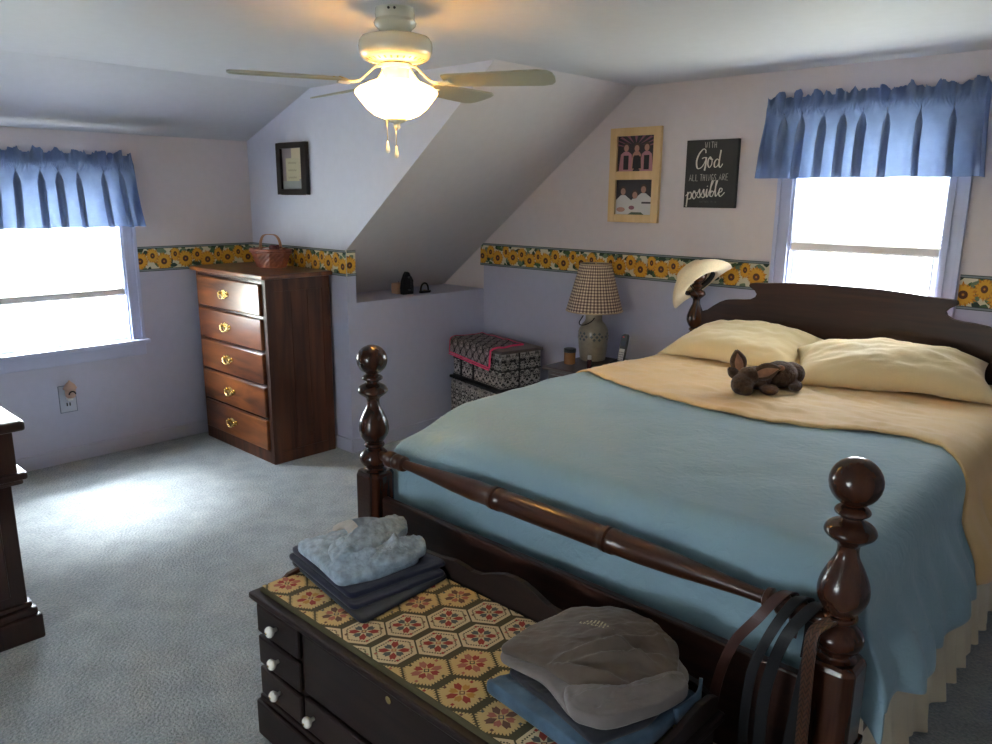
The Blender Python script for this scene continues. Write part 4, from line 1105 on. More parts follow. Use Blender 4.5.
# pillows ----------------------------------------------------------
def pillow(name, label, loc, size, rot, seed, sag=0):
    W, Hh, T = size; n = 34; b = MB()
    R = Matrix.Translation(Vector(loc)) @ (Matrix.Rotation(rot[2], 4, 'Z') @ Matrix.Rotation(rot[1], 4, 'Y') @ Matrix.Rotation(rot[0], 4, 'X'))
    for side in (1, -1):
        rows = []
        for i in range(n+1):
            row = []
            for j in range(n+1):
                u = -1+2*i/n; v = -1+2*j/n
                e = (1-abs(u)**2.6)*(1-abs(v)**2.6)
                h = T/2*max(e, 0)**.50
                pinch = 1-.09*(1-abs(v)**2)*abs(u)**3; pinch2 = 1-.09*(1-abs(u)**2)*abs(v)**3
                x = u*W/2*pinch; y = v*Hh/2*pinch2
                wr = (.012*fbm(u*2+seed, v*2.4, side)+.006*fbm(u*6+seed, v*7, side*2))*min(1, e*2.2)
                cr = .006*math.sin(9*(u+v)+seed)*max(0, abs(u)-.45)*min(1, e*3)
                z = side*h*(1 if side > 0 else .55)+wr+cr-sag*u*u
                p = R @ Vector((x, y, z)); row.append(tuple(p))
            rows.append(row if side > 0 else row[::-1])
        b.grid(rows)
    return meshthing(b, name, M['pillow'], label, 'pillow', loc=loc, smooth=True)
pillow('pillow', 'cream pillow on the left side of the bed behind the plush toy', (2.170, -.390, .893), (.70, .46, .165), (.20, 0, -.03), 1, .025)
pillow('pillow', 'cream pillow on the right side of the bed, nearer the right edge', (2.880, -.485, .900), (.78, .43, .185), (.20, 0, .34), 5, .03)

# plush toy --------------------------------------------------------
import bmesh
def blob(name, parts, mat, parent=None, voxel=.006, rough=.0):
    """parts: (centre, (rx, ry, rz), rotation euler)"""
    bm = bmesh.new()
    for c_, r_, e_ in parts:
        m4 = Matrix.Translation(Vector(c_)) @ Matrix.Rotation(e_[2], 4, 'Z') @ Matrix.Rotation(e_[1], 4, 'Y') @ Matrix.Rotation(e_[0], 4, 'X') @ Matrix.Diagonal((r_[0], r_[1], r_[2], 1))
        bmesh.ops.create_icosphere(bm, subdivisions=3, radius=1, matrix=m4)
    me = bpy.data.meshes.new(name); bm.to_mesh(me); bm.free(); me.materials.append(mat)
    for p in me.polygons: p.use_smooth = True
    o = bpy.data.objects.new(name, me); C.objects.link(o)
    if parent: o.parent = parent
    rm = o.modifiers.new('remesh', 'REMESH'); rm.mode = 'VOXEL'; rm.voxel_size = voxel; rm.use_smooth_shade = True
    sm = o.modifiers.new('smooth', 'SMOOTH'); sm.iterations = 3; sm.factor = .5
    if rough:
        tx = bpy.data.textures.new('fur', 'CLOUDS'); tx.noise_scale = .012
        dm = o.modifiers.new('fur', 'DISPLACE'); dm.texture = tx; dm.strength = rough
    return o
TP = Vector((2.535, -1.055, .842))
tt = bpy.data.objects.new('plush_toy', None); C.objects.link(tt); tt.location = TP; tt.rotation_euler = (0, 0, math.radians(4)); tt.scale = (.92, .92, .92); origin['plush_toy'] = tuple(TP)
tag(tt, 'brown plush animal with perked ears lying against the left pillow', 'plush toy')
# local frame: +x right in photo-ish, built along camera direction
blob('body', [((.075, .13, .060), (.075, .085, .060), (0, 0, 0)), ((.10, .20, .055), (.06, .07, .052), (0, 0, 0)), ((.015, .02, .055), (.062, .065, .052), (0, 0, 0)),
              ((-.010, -.080, .042), (.048, .062, .042), (.35, 0, .25)), ((.000, -.030, .070), (.050, .05, .040), (0, 0, 0)), ((.085, -.02, .022), (.040, .055, .022), (0, 0, .6)),
              ((.02, -.115, .026), (.034, .026, .024), (0, 0, 0)), ((.15, .12, .022), (.03, .05, .022), (0, 0, .3))], M['felt'], tt, .005, .006)
def ear(name, c_, e_, sc=1.0, lin=True):
    rows = []; n = 12
    R = Matrix.Translation(Vector(c_)) @ Matrix.Rotation(e_[2], 4, 'Z') @ Matrix.Rotation(e_[1], 4, 'Y') @ Matrix.Rotation(e_[0], 4, 'X')
    def sheet(off, wsc, lsc):
        b = MB(); rows = []
        for i in range(n+1):
            t = i/n; w = sc*.034*math.sin(PI*min(1, .18+.82*t)**.9)**.75*wsc if t < 1 else .001
            row = []
            for j in range(9):
                q = -1+2*j/8
                row.append(tuple(R @ Vector((q*w, -.018*sc*(1-q*q)*1.0+.010*sc+off, sc*.095*t*lsc+.003*math.sin(5*t)))))
            rows.append(row)
        b.grid(rows); return b
    b = sheet(0, 1, 1); o_ = b.build(name, M['felt'], None, smooth=True, solid=.007)
    o_.parent = tt; origin[o_.name] = tuple(TP)
    if lin:
        b = sheet(-.0055, .78, .9); o2 = b.build('ear_lining', M['felt_in'], None, smooth=True, solid=.003); o2.parent = o_
ear('ear', (-.052, -.010, .085), (.15, -.25, .55), 1.0)
ear('ear', (-.045, -.045, .060), (-.2, -.85, .6), .62, False)
ear('ear', (.040, -.045, .085), (-.25, 1.25, .35), 1.05)
b = MB()
for sx_ in (-.030, .026):
    b.lathe([(.0065, 0), (.006, .003), (.001, .006)], (-.010+sx_+.03*.0, -.112, .052), (sx_*8, -1, .35), 12)
e_ = b.build('eye', M['black'], None, smooth=True); e_.parent = tt
o_ = blob('muzzle', [((-.008, -.130, .022), (.020, .012, .014), (0, 0, 0))], M['felt_dk'], tt, .003)
# small tuft / patch on back
o_ = blob('back_crest', [((.062, -.005, .098), (.026, .010, .016), (0, 0, .3)), ((.085, .03, .105), (.024, .010, .016), (0, 0, .3)), ((.10, .06, .104), (.020, .010, .014), (0, 0, .3))], M['felt_in'], tt, .004, .004)

# hat on the left head post ----------------------------------------
HT = thing('cowboy_hat', 'cream straw cowboy hat hung over the left headboard post', 'hat', (1.745, -.115, 1.13))
def hatmat():
    n_ = Vector((-.74, .12, .64)).normalized(); l_ = Vector((.51, .50, .70)); l_ = (l_-n_*l_.dot(n_)).normalized(); x_ = l_.cross(n_)
    c_ = Vector((1.752, -.150, 1.175))-n_*.055
    return Matrix(((x_.x, l_.x, n_.x, c_.x), (x_.y, l_.y, n_.y, c_.y), (x_.z, l_.z, n_.z, c_.z), (0, 0, 0, 1)))
HMt = hatmat()
def hat_rows(off=0):
    rows = []; seg = 64
    prof = [(1.88, .0, 1), (1.66, 0, 1), (1.45, 0, 1), (1.3, 0, 1), (1.15, 0, 1), (1.03, .002, .6), (1.0, .012, .2), (.97, .04, 0), (.94, .07, 0), (.90, .095, 0), (.82, .112, 0), (.62, .116, 0), (.35, .110, 0), (.12, .104, 0), (.01, .102, 0)]
    for r_, h, br in prof:
        row = []
        for k in range(seg):
            a = 2*PI*k/seg; c_, s_ = math.cos(a), math.sin(a)
            # crown ellipse: long along local y (front-back)
            rx, ry = .080*r_, .098*r_
            x, y, z = rx*c_, ry*s_, h
            if r_ > 1.0:
                lift = (r_-1.0)/.72
                z += .058*lift**1.4*abs(c_)**2-.016*lift*abs(s_)**2
                x *= 1-.14*lift*abs(c_)
            elif h > .09: z -= .022*math.exp(-(x/.025)**2)*(1-abs(s_)*.3)
            p = HMt @ Vector((x, y, z+off)); row.append(tuple(p))
        rows.append(row)
    return rows
b = MB(); b.grid(hat_rows(), 0, True); b.build('straw_shell', M['straw'], HT, smooth=True, solid=.004)
b = MB(); rows = []
for h, r_ in ((.012, 1.012), (.032, .995)):
    rows.append([tuple(HMt @ Vector((.080*r_*math.cos(2*PI*k/48), .098*r_*math.sin(2*PI*k/48), h))) for k in range(48)])
b.grid(rows, 0, True); b.build('hat_band', M['leather_b'], HT, smooth=True, solid=.003)
b = MB(); rows = []
for h, r_ in ((.004, .965), (.034, .945)):
    rows.append([tuple(HMt @ Vector((.080*r_*math.cos(2*PI*k/48), .098*r_*math.sin(2*PI*k/48), h))) for k in range(48)])
b.grid(rows, 0, True); b.build('sweat_band', M['bfab'], HT, smooth=True, solid=.002)
b = MB()
p0 = HMt @ Vector((.06, -.05, .01)); p1 = HMt @ Vector((.06, .05, .01))
b.tube([p0, (1.80, -.185, 1.08), (1.795, -.190, 1.0), (1.79, -.185, .95)], .0025, 6); b.build('chin_cord', M['bfab'], HT, smooth=True)

# ------------------------------------------------------------------ cedar chest bench
CX0, CX1, CY0, CY1, CZ = 1.955, 3.175, -2.940, -2.500, .470
ch = thing('blanket_chest', 'dark wood blanket chest with floral hexagon tapestry seat at the foot of the bed', 'chest', ((CX0+CX1)/2, (CY0+CY1)/2, 0))
b = MB(); b.box(CX0, CX1, CY0, CY1, .11, CZ-.022); b.build('body', M['chestwood'], ch, bevel=.004)
b = MB(); b.box(CX0-.025, CX1+.020, CY0-.022, CY1+.01, CZ-.022, CZ); b.build('lid', M['chestwood'], ch, bevel=.007)
b = MB()
for y0_, y1_, x0_, x1_ in ((CY0-.022, CY0-.002, CX0-.018, CX1+.018),):
    b.box(x0_, x1_, y0_, y1_, .0, .118)
b.box(CX0-.018, CX0+.0, CY0-.002, CY1, 0, .118); b.box(CX1, CX1+.018, CY0-.002, CY1, 0, .118)
b.box(CX0-.010, CX1+.010, CY0-.013, CY0-.001, .118, .138)
b.build('plinth', M['chestwood'], ch, bevel=.006)
b = MB(); pts = [(-.05, 0), (-.04, .03), (-.02, .042), (.02, .042), (.04, .03), (.05, 0)]
b.prism(pts, lambda u, v, d: (CX0+.19+u, CY0-.0225-d, v+.0), 0, .0006); b.build('plinth_cutout', M['bfab'], ch, merge='n')
def knob(x, y, z, par):
    b = MB(); b.lathe([(.006, 0), (.006, .008), (.010, .012), (.0155, .018), (.0165, .024), (.013, .030), (.004, .033)], (x, y, z), (0, -1, 0), 20); k_ = b.build('knob', M['porc'], par, smooth=True)
    b = MB(); b.lathe([(.0042, 0), (.003, .002), (.0005, .0025)], (x, y-.0325, z), (0, -1, 0), 10); b.build('knob_screw', M['brass'], k_, smooth=True)
zr_ = [(.352, .444), (.250, .342), (.148, .240)]
for x0_, x1_ in ((CX0+.006, CX0+.222), (CX1-.222, CX1-.006)):
    for z0_, z1_ in zr_:
        b = MB(); b.box(x0_, x1_, CY0-.016, CY0, z0_, z1_); d_ = b.build('drawer', M['chestwood'], ch, bevel=.007)
        knob(2.070 if x0_ < 2.5 else CX1-.115, CY0-.016, (z0_+z1_)/2+.006, d_)
mx0, mx1 = CX0+.240, CX1-.240
b = MB(); b.box(mx0, mx1, CY0-.012, CY0, .262, .444); b.build('front_panel', M['chestwood'], ch, bevel=.006)
b = MB(); b.lathe([(.010, 0), (.010, .002), (.005, .003)], ((mx0+mx1)/2, CY0-.012, .425), (0, -1, 0), 16); b.build('keyhole', M['brass'], ch)
for x0_, x1_ in ((mx0, (mx0+mx1)/2-.004), ((mx0+mx1)/2+.004, mx1)):
    b = MB(); b.box(x0_, x1_, CY0-.016, CY0, .148, .252); d_ = b.build('drawer', M['chestwood'], ch, bevel=.007)
    knob(x0_+.045, CY0-.016, .205, d_); knob(x1_-.045, CY0-.016, .205, d_)
# back gallery
gp = [(CX0, .488), (CX0+.02, .505), (CX0+.05, .522), (2.08, .528), (2.20, .531), (2.27, .536), (2.33, .545), (2.37, .542), (2.40, .536), (2.44, .541), (2.49, .561), (2.53, .574), (2.565, .577)]
gc = (CX0+CX1)/2
gp = [(x if x < 2.3 else x+(gc-2.565), z) for x, z in gp]
gp = gp+[(2*gc-x, z) for x, z in reversed(gp[:-1])]
b = MB(); b.prism([(CX0, CZ)]+gp+[(CX1, CZ)], lambda u, v, d: (u, CY1+.004-d, v), 0, .018); b.build('back_gallery', M['chestwood'], ch, merge='n', bevel=.0015)
ep = [(0, 0), (0, .036), (-.03, .050), (-.08, .056), (-.13, .050), (-.18, .040), (-.24, .030), (-.30, .030), (-.345, .024), (-.365, .010), (-.37, 0)]
for x in (CX0-.004, CX1-.012):
    b = MB(); b.prism(ep, lambda u, v, d: (x+d, CY1+.0+u, CZ+v), 0, .016); b.build('end_gallery', M['railwood'] if x < 2.5 else M['chestwood'], ch, merge='n', bevel=.002)
# tapestry seat
sx0_, sx1_, sy0_, sy1_ = CX0+.000, CX1-.016, CY0+.004, CY1-.020
def seatz(x, y):
    ex = min(x-sx0_, sx1_-x); ey = min(y-sy0_, sy1_-y)
    return CZ+.001+.015*min(1, max(0, min(ex, ey))/.006)**.5
TM = [pc('tapestry_cream', (.56, .41, .17)), pc('tapestry_olive', (.060, .050, .018)), pc('tapestry_red', (.30, .035, .022)), pc('tapestry_rose', (.36, .12, .075)), pc('tapestry_gold', (.45, .24, .045)),
      pc('tapestry_slate', (.085, .095, .085)), pc('tapestry_brown', (.13, .06, .035)), pc('tapestry_pale', (.60, .50, .30))]
b = MB(); gi = [0, .0015, .004, .008]; gx = [sx0_+g for g in gi]+[sx1_-g for g in reversed(gi)]; gy = [sy0_+g for g in gi]+[sy1_-g for g in reversed(gi)]; rows = [[(x_, y_, 0) for x_ in gx] for y_ in gy]
rows = [[(x, y, seatz(x, y)) for x, y, _ in r] for r in rows]
b.grid(rows, 1)
# skirt of the pad
def clip_poly(pts):
    def cl(p, ins, inter):
        out = []
        for i in range(len(p)):
            a, c_ = p[i-1], p[i]
            ia, ic = ins(a), ins(c_)
            if ic:
                if not ia: out.append(inter(a, c_))
                out.append(c_)
            elif ia: out.append(inter(a, c_))
        return out
    for ax, lim, sg_ in ((0, sx0_+.005, 1), (0, sx1_-.005, -1), (1, sy0_+.005, 1), (1, sy1_-.005, -1)):
        def ins(q, ax=ax, lim=lim, sg_=sg_): return (q[ax]-lim)*sg_ >= 0
        def inter(a, c_, ax=ax, lim=lim): t = (lim-a[ax])/(c_[ax]-a[ax]); return (a[0]+(c_[0]-a[0])*t, a[1]+(c_[1]-a[1])*t)
        pts = cl(pts, ins, inter)
        if len(pts) < 3: return None
    return pts
def tp(pts, lay, mi):
    p = clip_poly(pts)
    if p: b.face([(x, y, CZ+.0166+.0004*lay) for x, y in p], mi)
def fan_tp(pts, c_, lay, mi):
    for i in range(len(pts)): tp([c_, pts[i-1], pts[i]], lay, mi)
def hexpts(cx, cy, k): return [(cx+k*.0615*math.sin(PI/3*i), cy+k*.0615*1.10*math.cos(PI/3*i)) for i in range(6)]
row_i = 0
for rj in range(-1, 5):
    yy = -2.873+.0988*rj
    for ri in range(-6, 7):
        xx = 2.613-.0665*rj+.1225*ri
        if xx < sx0_-.07 or xx > sx1_+.07: continue
        ty = (ri*2+rj*3) % 5
        H0 = hexpts(xx, yy, 1.0); # cream body, inset
        body = list(reversed(hexpts(xx, yy, .955)))
        fan_tp(body, (xx, yy), 0, 7 if ty in (1, 3) else 0)
        # toothed olive edging
        Hx = hexpts(xx, yy, .965)
        for i in range(6):
            (ax_, ay_), (bx_, by_) = Hx[i], Hx[(i+1) % 6]
            n_ = 7
            for t_ in range(n_):
                t0, t1 = (t_+.15)/n_, (t_+.75)/n_; tm = (t0+t1)/2
                pin = (ax_+(bx_-ax_)*tm, ay_+(by_-ay_)*tm); pin = (pin[0]+(xx-pin[0])*.13, pin[1]+(yy-pin[1])*.13)
                if ty in (1, 3):   # inner chain line instead of teeth
                    q = (pin[0]+(xx-pin[0])*.10, pin[1]+(yy-pin[1])*.10)
                    s_ = .0022; tp([(q[0]-s_, q[1]-s_), (q[0]+s_, q[1]-s_), (q[0]+s_, q[1]+s_), (q[0]-s_, q[1]+s_)], 1, 1)
                    s_ = .0026
                else:
                    tp([(ax_+(bx_-ax_)*t1, ay_+(by_-ay_)*t1), pin, (ax_+(bx_-ax_)*t0, ay_+(by_-ay_)*t0)][::1], 1, 1)
        cA, cB, cC = [(2, 3, 1), (5, 2, 6), (4, 2, 6), (5, 2, 3), (3, 6, 5)][ty]
        for i in range(8):   # stepped petals
            a = PI/4*i+(.0 if ty % 2 else PI/8); m_ = (cA, cB)[i % 2]
            r0, r1, w_ = .009, .040 if i % 2 else .033, .0095
            q = [rot2(*p, a) for p in ((r0, 0), ((r0+r1)/2, -w_), (r1, -w_*.55), (r1-.004, 0), (r1, w_*.55), ((r0+r1)/2, w_))]
            tp([(xx+u, yy+v) for u, v in q], 2, m_)
        for i in range(4):
            a = PI/2*i+PI/4*(ty % 2)+.3; q = rot2(.046, 0, a); s_ = .0038
            tp([(xx+q[0]-s_, yy+q[1]-s_), (xx+q[0]+s_, yy+q[1]-s_), (xx+q[0]+s_, yy+q[1]+s_), (xx+q[0]-s_, yy+q[1]+s_)], 2, (cC, cB)[i % 2])
        s_ = .009; tp([(xx-s_, yy), (xx, yy-s_), (xx+s_, yy), (xx, yy+s_)], 3, cC)
        s_ = .005; tp([(xx-s_, yy), (xx, yy-s_), (xx+s_, yy), (xx, yy+s_)], 4, 0)
b.build('tapestry_seat', TM, ch, merge=False, smooth=False)

# ------------------------------------------------------------------ clothes
def slab(outline, z0, th, seed, amp=.006, wr=8, dome=.0, creases=(), corner=.30, n=16):
    """folded cloth: crisp-cornered outline in xy, rolled rim, wrinkled top with creases (x0, y0, x1, y1, height, width)"""
    o_ = []; K_ = len(outline)
    for i in range(K_):
        a, p, c_ = Vector(outline[i-1]), Vector(outline[i]), Vector(outline[(i+1) % K_])
        p0 = p+(a-p)*corner*.5; p1 = p+(c_-p)*corner*.5; nx = c_+(p-c_)*corner*.5
        for k in range(5):
            t = k/5; q = p0*(1-t)**2+p*2*t*(1-t)+p1*t*t; o_.append((q.x, q.y))
        for k in range(n):
            q = p1+(nx-p1)*(k/n); o_.append((q.x, q.y))
    cx = sum(p[0] for p in o_)/len(o_); cy = sum(p[1] for p in o_)/len(o_)
    b = MB(); rows = []
    rings = [(.975, 0.0), (.992, .12), (1.0, .45), (.995, .80), (.982, .96), (.96, 1.0)]+[(.935-.025*k, 1.0) for k in range(36)]
    for s, h in rings:
        row = []
        for x, y in o_:
            X = cx+(x-cx)*s; Y = cy+(y-cy)*s
            w = amp*fbm(X*wr+seed, Y*wr, seed)+amp*.55*fbm(X*wr*3.3+seed, Y*wr*2, seed+2)-amp*.75*abs(fbm((X+Y)*wr*1.6+seed, (Y-X)*wr*3.0, seed+4))
            cr = 0
            for x0_, y0_, x1_, y1_, hh_, ww_ in creases:
                dx, dy = x1_-x0_, y1_-y0_; L2 = dx*dx+dy*dy
                t = ((X-x0_)*dx+(Y-y0_)*dy)/L2; tc_ = min(1, max(0, t)); sd = ((X-x0_)*dy-(Y-y0_)*dx)/math.sqrt(L2)
                dd = math.hypot(X-x0_-tc_*dx, Y-y0_-tc_*dy)
                asym = 1.0 if sd > 0 else .45
                cr += hh_*math.exp(-(dd/(ww_*asym))**2)*(.4+.6*math.sin(PI*tc_))
            row.append((X, Y, z0+h*(th+dome*(1-s*s))+(w+cr)*(1 if h > .9 else (.4 if h > .5 else 0))))
        rows.append(row)
    b.grid(rows, 0, True); b.face(rows[-1]); b.face(list(reversed(rows[0])))
    return b
ST = CZ+.0185
np_ = thing('folded_trousers', 'folded navy trousers under the light jeans on the chest', 'trousers', (2.09, -2.65, ST))
slab([(1.900, -2.800), (2.345, -2.862), (2.318, -2.520), (1.900, -2.560)], ST, .013, 2, .0015, corner=.12).build('lower_leg', M['dkgrey'], np_, smooth=True)
slab([(1.885, -2.800), (2.290, -2.850), (2.322, -2.530), (1.890, -2.570)], ST+.0135, .014, 5, .002, corner=.12).build('middle_leg', M['navy'], np_, smooth=True)
slab([(1.880, -2.785), (2.260, -2.835), (2.300, -2.510), (2.06, -2.505), (1.885, -2.570)], ST+.028, .016, 7, .003, corner=.14, creases=[(1.95, -2.80, 2.25, -2.60, .004, .02)]).build('upper_leg', M['navy'], np_, smooth=True)
JZ = ST+.046
jn = thing('folded_jeans', 'light washed jeans crumpled on top of the navy trousers', 'jeans', (2.07, -2.64, JZ))
slab([(1.915, -2.790), (2.05, -2.805), (2.205, -2.835), (2.245, -2.73), (2.255, -2.58), (2.18, -2.535), (1.955, -2.585)], JZ, .030, 8, .008, wr=11, dome=.028, corner=.4,
     creases=[(1.98, -2.76, 2.20, -2.70, .012, .022), (2.02, -2.68, 2.15, -2.78, .014, .018), (2.14, -2.80, 2.22, -2.62, .016, .020), (1.98, -2.62, 2.10, -2.66, .010, .020)]).build('seat_fold', M['denim_l'], jn, smooth=True)
slab([(2.055, -2.77), (2.150, -2.81), (2.175, -2.70), (2.130, -2.52), (2.07, -2.475), (2.02, -2.50), (2.05, -2.62)], JZ+.030, .026, 11, .009, wr=14, dome=.026, corner=.5,
     creases=[(2.11, -2.78, 2.08, -2.52, .020, .020), (2.14, -2.78, 2.14, -2.60, .014, .014)]).build('leg_fold', M['denim_l'], jn, smooth=True)
slab([(2.150, -2.69), (2.215, -2.75), (2.262, -2.66), (2.255, -2.55), (2.19, -2.515), (2.14, -2.56)], JZ+.018, .026, 15, .010, wr=16, dome=.020, corner=.6,
     creases=[(2.16, -2.60, 2.25, -2.66, .016, .016), (2.17, -2.68, 2.22, -2.56, .012, .014)]).build('pocket_fold', M['denim_l'], jn, smooth=True)
b = MB(); wb = catmull([(1.930, -2.66, JZ+.030), (1.960, -2.635, JZ+.050), (2.00, -2.645, JZ+.062), (2.045, -2.665, JZ+.064), (2.070, -2.70, JZ+.060)], 8)
b.ribbon(wb, (-.3, 1, .45), .036, .006); b.build('waistband', M['denim_pale'], jn, smooth=True, bevel=.002)
b = MB(); wb = catmull([(1.950, -2.625, JZ+.038), (1.985, -2.585, JZ+.050), (2.03, -2.565, JZ+.056), (2.065, -2.575, JZ+.060)], 8)
b.ribbon(wb, (.1, .6, 1), .030, .006); b.build('waistband', M['denim_l'], jn, smooth=True, bevel=.002)
# right pile
bj = thing('folded_jeans', 'blue jeans folded under the brown sweatshirt on the chest', 'jeans', (2.98, -2.66, ST))
slab([(2.770, -2.835), (2.94, -2.850), (3.115, -2.868), (3.150, -2.72), (3.145, -2.53), (2.95, -2.58), (2.80, -2.76)], ST, .034, 21, .004, wr=10, corner=.2,
     creases=[(2.80, -2.80, 3.10, -2.83, .006, .02)]).build('folded_leg', M['denim_b'], bj, smooth=True)
b = MB(); b.ribbon(catmull([(3.148, -2.64, ST+.026), (3.156, -2.56, ST+.028), (3.135, -2.505, ST+.030)], 6), (0, 0, 1), .036, .008); b.build('waistband', M['denim_b'], bj, smooth=True)
sw = thing('folded_shirt', 'dark grey shirt between the blue jeans and the brown sweatshirt', 'shirt', (2.95, -2.62, ST+.036))
slab([(2.795, -2.790), (2.94, -2.815), (3.09, -2.850), (3.135, -2.72), (3.12, -2.56), (2.95, -2.51), (2.82, -2.60)], ST+.0365, .015, 25, .003, wr=10, corner=.3).build('folded_body', M['dkgrey'], sw, smooth=True)
sb = thing('folded_sweatshirt', 'brown grey sweatshirt with small cream chest print, topmost of the right pile', 'sweatshirt', (2.93, -2.60, ST+.052))
SZ = ST+.053
slab([(2.760, -2.790), (2.90, -2.780), (3.02, -2.835), (3.10, -2.800), (3.150, -2.67), (3.130, -2.54), (3.03, -2.47), (2.88, -2.44), (2.775, -2.52), (2.755, -2.66)], SZ, .018, 31, .004, wr=9, dome=.006, corner=.5).build('lower_fold', M['greyj'], sb, smooth=True)
slab([(2.757, -2.780), (2.86, -2.755), (2.95, -2.765), (3.05, -2.765), (3.105, -2.68), (3.120, -2.585), (3.06, -2.475), (2.96, -2.425), (2.86, -2.425), (2.775, -2.50), (2.750, -2.66)], SZ+.016, .016, 35, .005, wr=8, dome=.024, corner=.45,
     creases=[(2.90, -2.73, 3.02, -2.50, .016, .020), (2.93, -2.73, 3.06, -2.56, .012, .014), (2.90, -2.755, 3.06, -2.70, .016, .018), (2.97, -2.60, 3.09, -2.60, .010, .014), (2.88, -2.66, 2.95, -2.47, .007, .018), (2.97, -2.47, 3.06, -2.52, .008, .012)]).build('upper_fold', M['brown'], sb, smooth=True)
slab([(2.965, -2.800), (3.03, -2.850), (3.10, -2.825), (3.150, -2.70), (3.165, -2.61), (3.12, -2.57), (3.08, -2.66), (3.03, -2.745)], SZ+.012, .030, 41, .006, wr=12, dome=.014, corner=.6,
     creases=[(3.02, -2.81, 3.10, -2.70, .010, .014), (3.10, -2.72, 3.13, -2.60, .008, .012)]).build('sleeve', M['greyj'], sb, smooth=True)
b = MB()
ex, ey = Vector((.93, .33)).normalized(), Vector((-.33, .93)).normalized()
def cp(u, v): return (2.858+ex.x*u+ey.x*v, -2.600+ex.y*u+ey.y*v, SZ+.0575+.0022*math.sin(PI*min(1, max(0, u/.08))))
for k in range(9):   # small stitched crest over a line of lettering (too small to read in the photo)
    u = k*.0095; h_ = .008
    b.face([cp(u, 0), cp(u+.0028, 0), cp(u+.0042, h_), cp(u+.0014, h_)])
    b.face([cp(u+.003, h_*.4*(k % 3)), cp(u+.0075, h_*.4*(k % 3)), cp(u+.0075, h_*.4*(k % 3)+.002), cp(u+.003, h_*.4*(k % 3)+.002)])
for k in range(7):
    u = .014+k*.0085; v0, v1 = .011, .014+.013*math.sin(PI*(k+.5)/7)
    b.face([cp(u, v0), cp(u+.0045, v0), cp(u+.0055, v1), cp(u+.002, v1)])
b.build('chest_print', M['print'], sb, merge=False)

# ------------------------------------------------------------------ belts
def make_belt(label, mat, front, back_z, w=.028, wd=(.85, .2, 0), tail=None):
    """front: list of (x, y, z) going up to the rail; the strap then passes over the rail and hangs behind it"""
    t = thing('belt', label, 'belt', (front[-1][0], BYF, zr+.036), None)
    xe = front[-1][0]
    pth = front+[(xe+.022, -2.385, zr+.022), (xe+.034, -2.352, zr+.032), (xe+.040, -2.318, zr+.012), (xe+.040, -2.305, zr-.06), (xe+.036, -2.303, back_z)]
    b = MB(); b.ribbon(catmull(pth, 10), wd, w, .0042); b.build('strap', mat, t, bevel=.0008)
    if tail:
        b = MB(); b.ribbon(catmull(tail, 10), wd, w, .0042); b.build('loose_end', mat, t, bevel=.0008)
    return t
YB = -2.43
t = make_belt('brown leather belt looped over the foot rail, leftmost of the belts', M['leather_b'], [(3.136, YB-.01, .420), (3.141, YB-.01, .480), (3.152, YB-.005, .545), (3.175, YB, .615), (3.216, YB+.012, .682)], .60, .023)
t = make_belt('narrow black leather belt draped over the rail right of the brown belt', M['leather_k'], [(3.222, YB-.02, .22), (3.220, YB-.02, .36), (3.218, YB-.015, .48), (3.226, YB-.01, .575), (3.252, YB+.005, .665)], .56, .022,
              tail=[(3.222, YB-.030, .26), (3.238, YB-.036, .21), (3.252, YB-.026, .27)])
t = make_belt('wide black belt with a high arched loop in front of the right post', M['leather_k'], [(3.262, YB-.02, .20), (3.258, YB-.02, .37), (3.258, YB-.018, .51), (3.270, YB-.01, .605), (3.290, YB+.004, .680)], .50, .026,
              tail=[(3.312, YB-.012, .19), (3.318, YB-.012, .38), (3.330, YB-.008, .54), (3.338, YB, .64), (3.338, YB+.02, .690)])
t = make_belt('brown braided belt hanging straight beside the right post', M['braid'], [(3.352, YB-.02, .20), (3.350, YB-.02, .38), (3.348, YB-.02, .56), (3.345, YB-.015, .65), (3.340, YB+.01, .700)], .60, .025, (1, .1, 0))

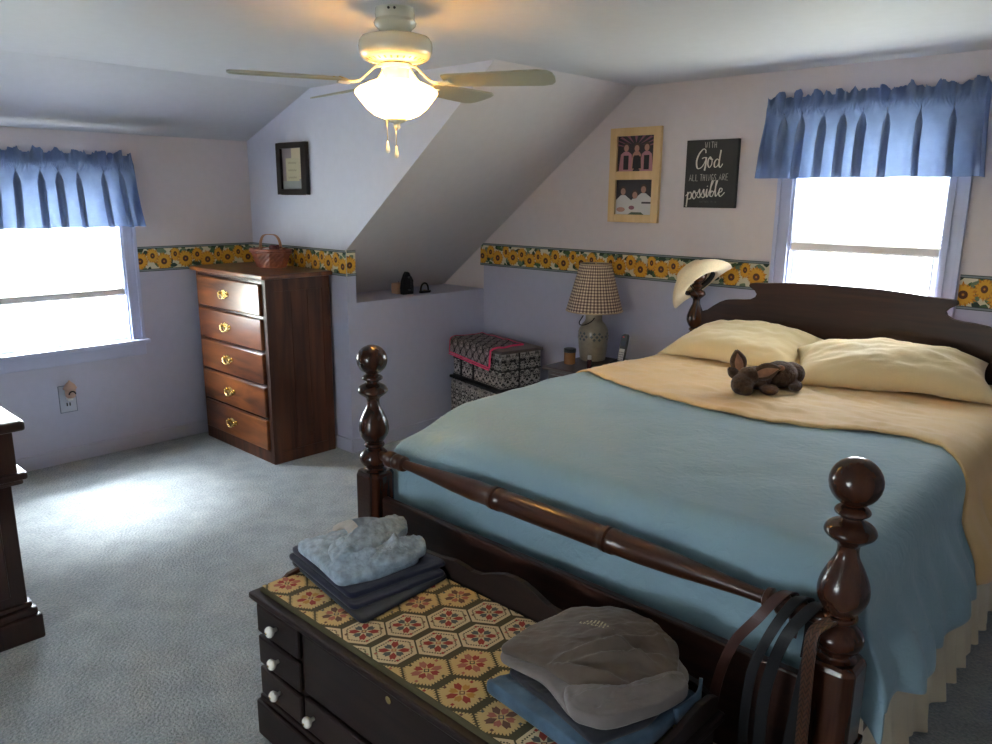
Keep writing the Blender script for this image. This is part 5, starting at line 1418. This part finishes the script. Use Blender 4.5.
# ------------------------------------------------------------------ world, light, camera
w = bpy.data.worlds.new('sky'); bpy.context.scene.world = w; w.use_nodes = True
nt = w.node_tree; bg = nt.nodes['Background']
tc = N(nt, 'ShaderNodeTexCoord'); sp = N(nt, 'ShaderNodeSeparateXYZ'); nt.links.new(tc.outputs['Generated'], sp.inputs[0])
r = N(nt, 'ShaderNodeValToRGB'); e = r.color_ramp.elements
e[0].position = .46; e[0].color = (.55, .60, .55, 1); e[1].position = .54; e[1].color = (.82, .90, 1.0, 1)
nt.links.new(math_n(nt, 'MULTIPLY_ADD', sp.outputs[2], .5, .5), r.inputs[0]); nt.links.new(r.outputs[0], bg.inputs[0])
bg.inputs[1].default_value = 30

sun = bpy.data.lights.new('hazy_sun', 'SUN'); sun.energy = 30; sun.angle = math.radians(30); sun.color = (.93, .97, 1.0)
so = bpy.data.objects.new('hazy_sun', sun); C.objects.link(so)
so.rotation_euler = Vector((-.88, .10, .86)).to_track_quat('Z', 'Y').to_euler()
cam = bpy.data.cameras.new('camera'); co = bpy.data.objects.new('camera', cam); C.objects.link(co)
yaw, pitch, roll, f = .7555, -.225, .0081, 771.4283
cam.sensor_fit = 'HORIZONTAL'; cam.sensor_width = 36; cam.lens = 36*f/992; cam.clip_start = .02
fw = Vector((-math.sin(yaw)*math.cos(pitch), math.cos(yaw)*math.cos(pitch), math.sin(pitch)))
rt = Vector((math.cos(yaw), math.sin(yaw), 0)); up = rt.cross(fw)
r2 = rt*math.cos(roll)+up*math.sin(roll); u2 = -rt*math.sin(roll)+up*math.cos(roll)
co.matrix_world = Matrix(((r2.x, u2.x, -fw.x, 3.8571), (r2.y, u2.y, -fw.y, -3.9593), (r2.z, u2.z, -fw.z, 1.6), (0, 0, 0, 1)))
sc = bpy.context.scene; sc.camera = co
vs = sc.view_settings; vs.view_transform = 'Standard'; vs.look = 'None'; vs.gamma = 1; vs.use_curve_mapping = False
vs.exposure = 1.32
sc.cycles.max_bounces = 12; sc.cycles.diffuse_bounces = 8; sc.cycles.transparent_max_bounces = 12
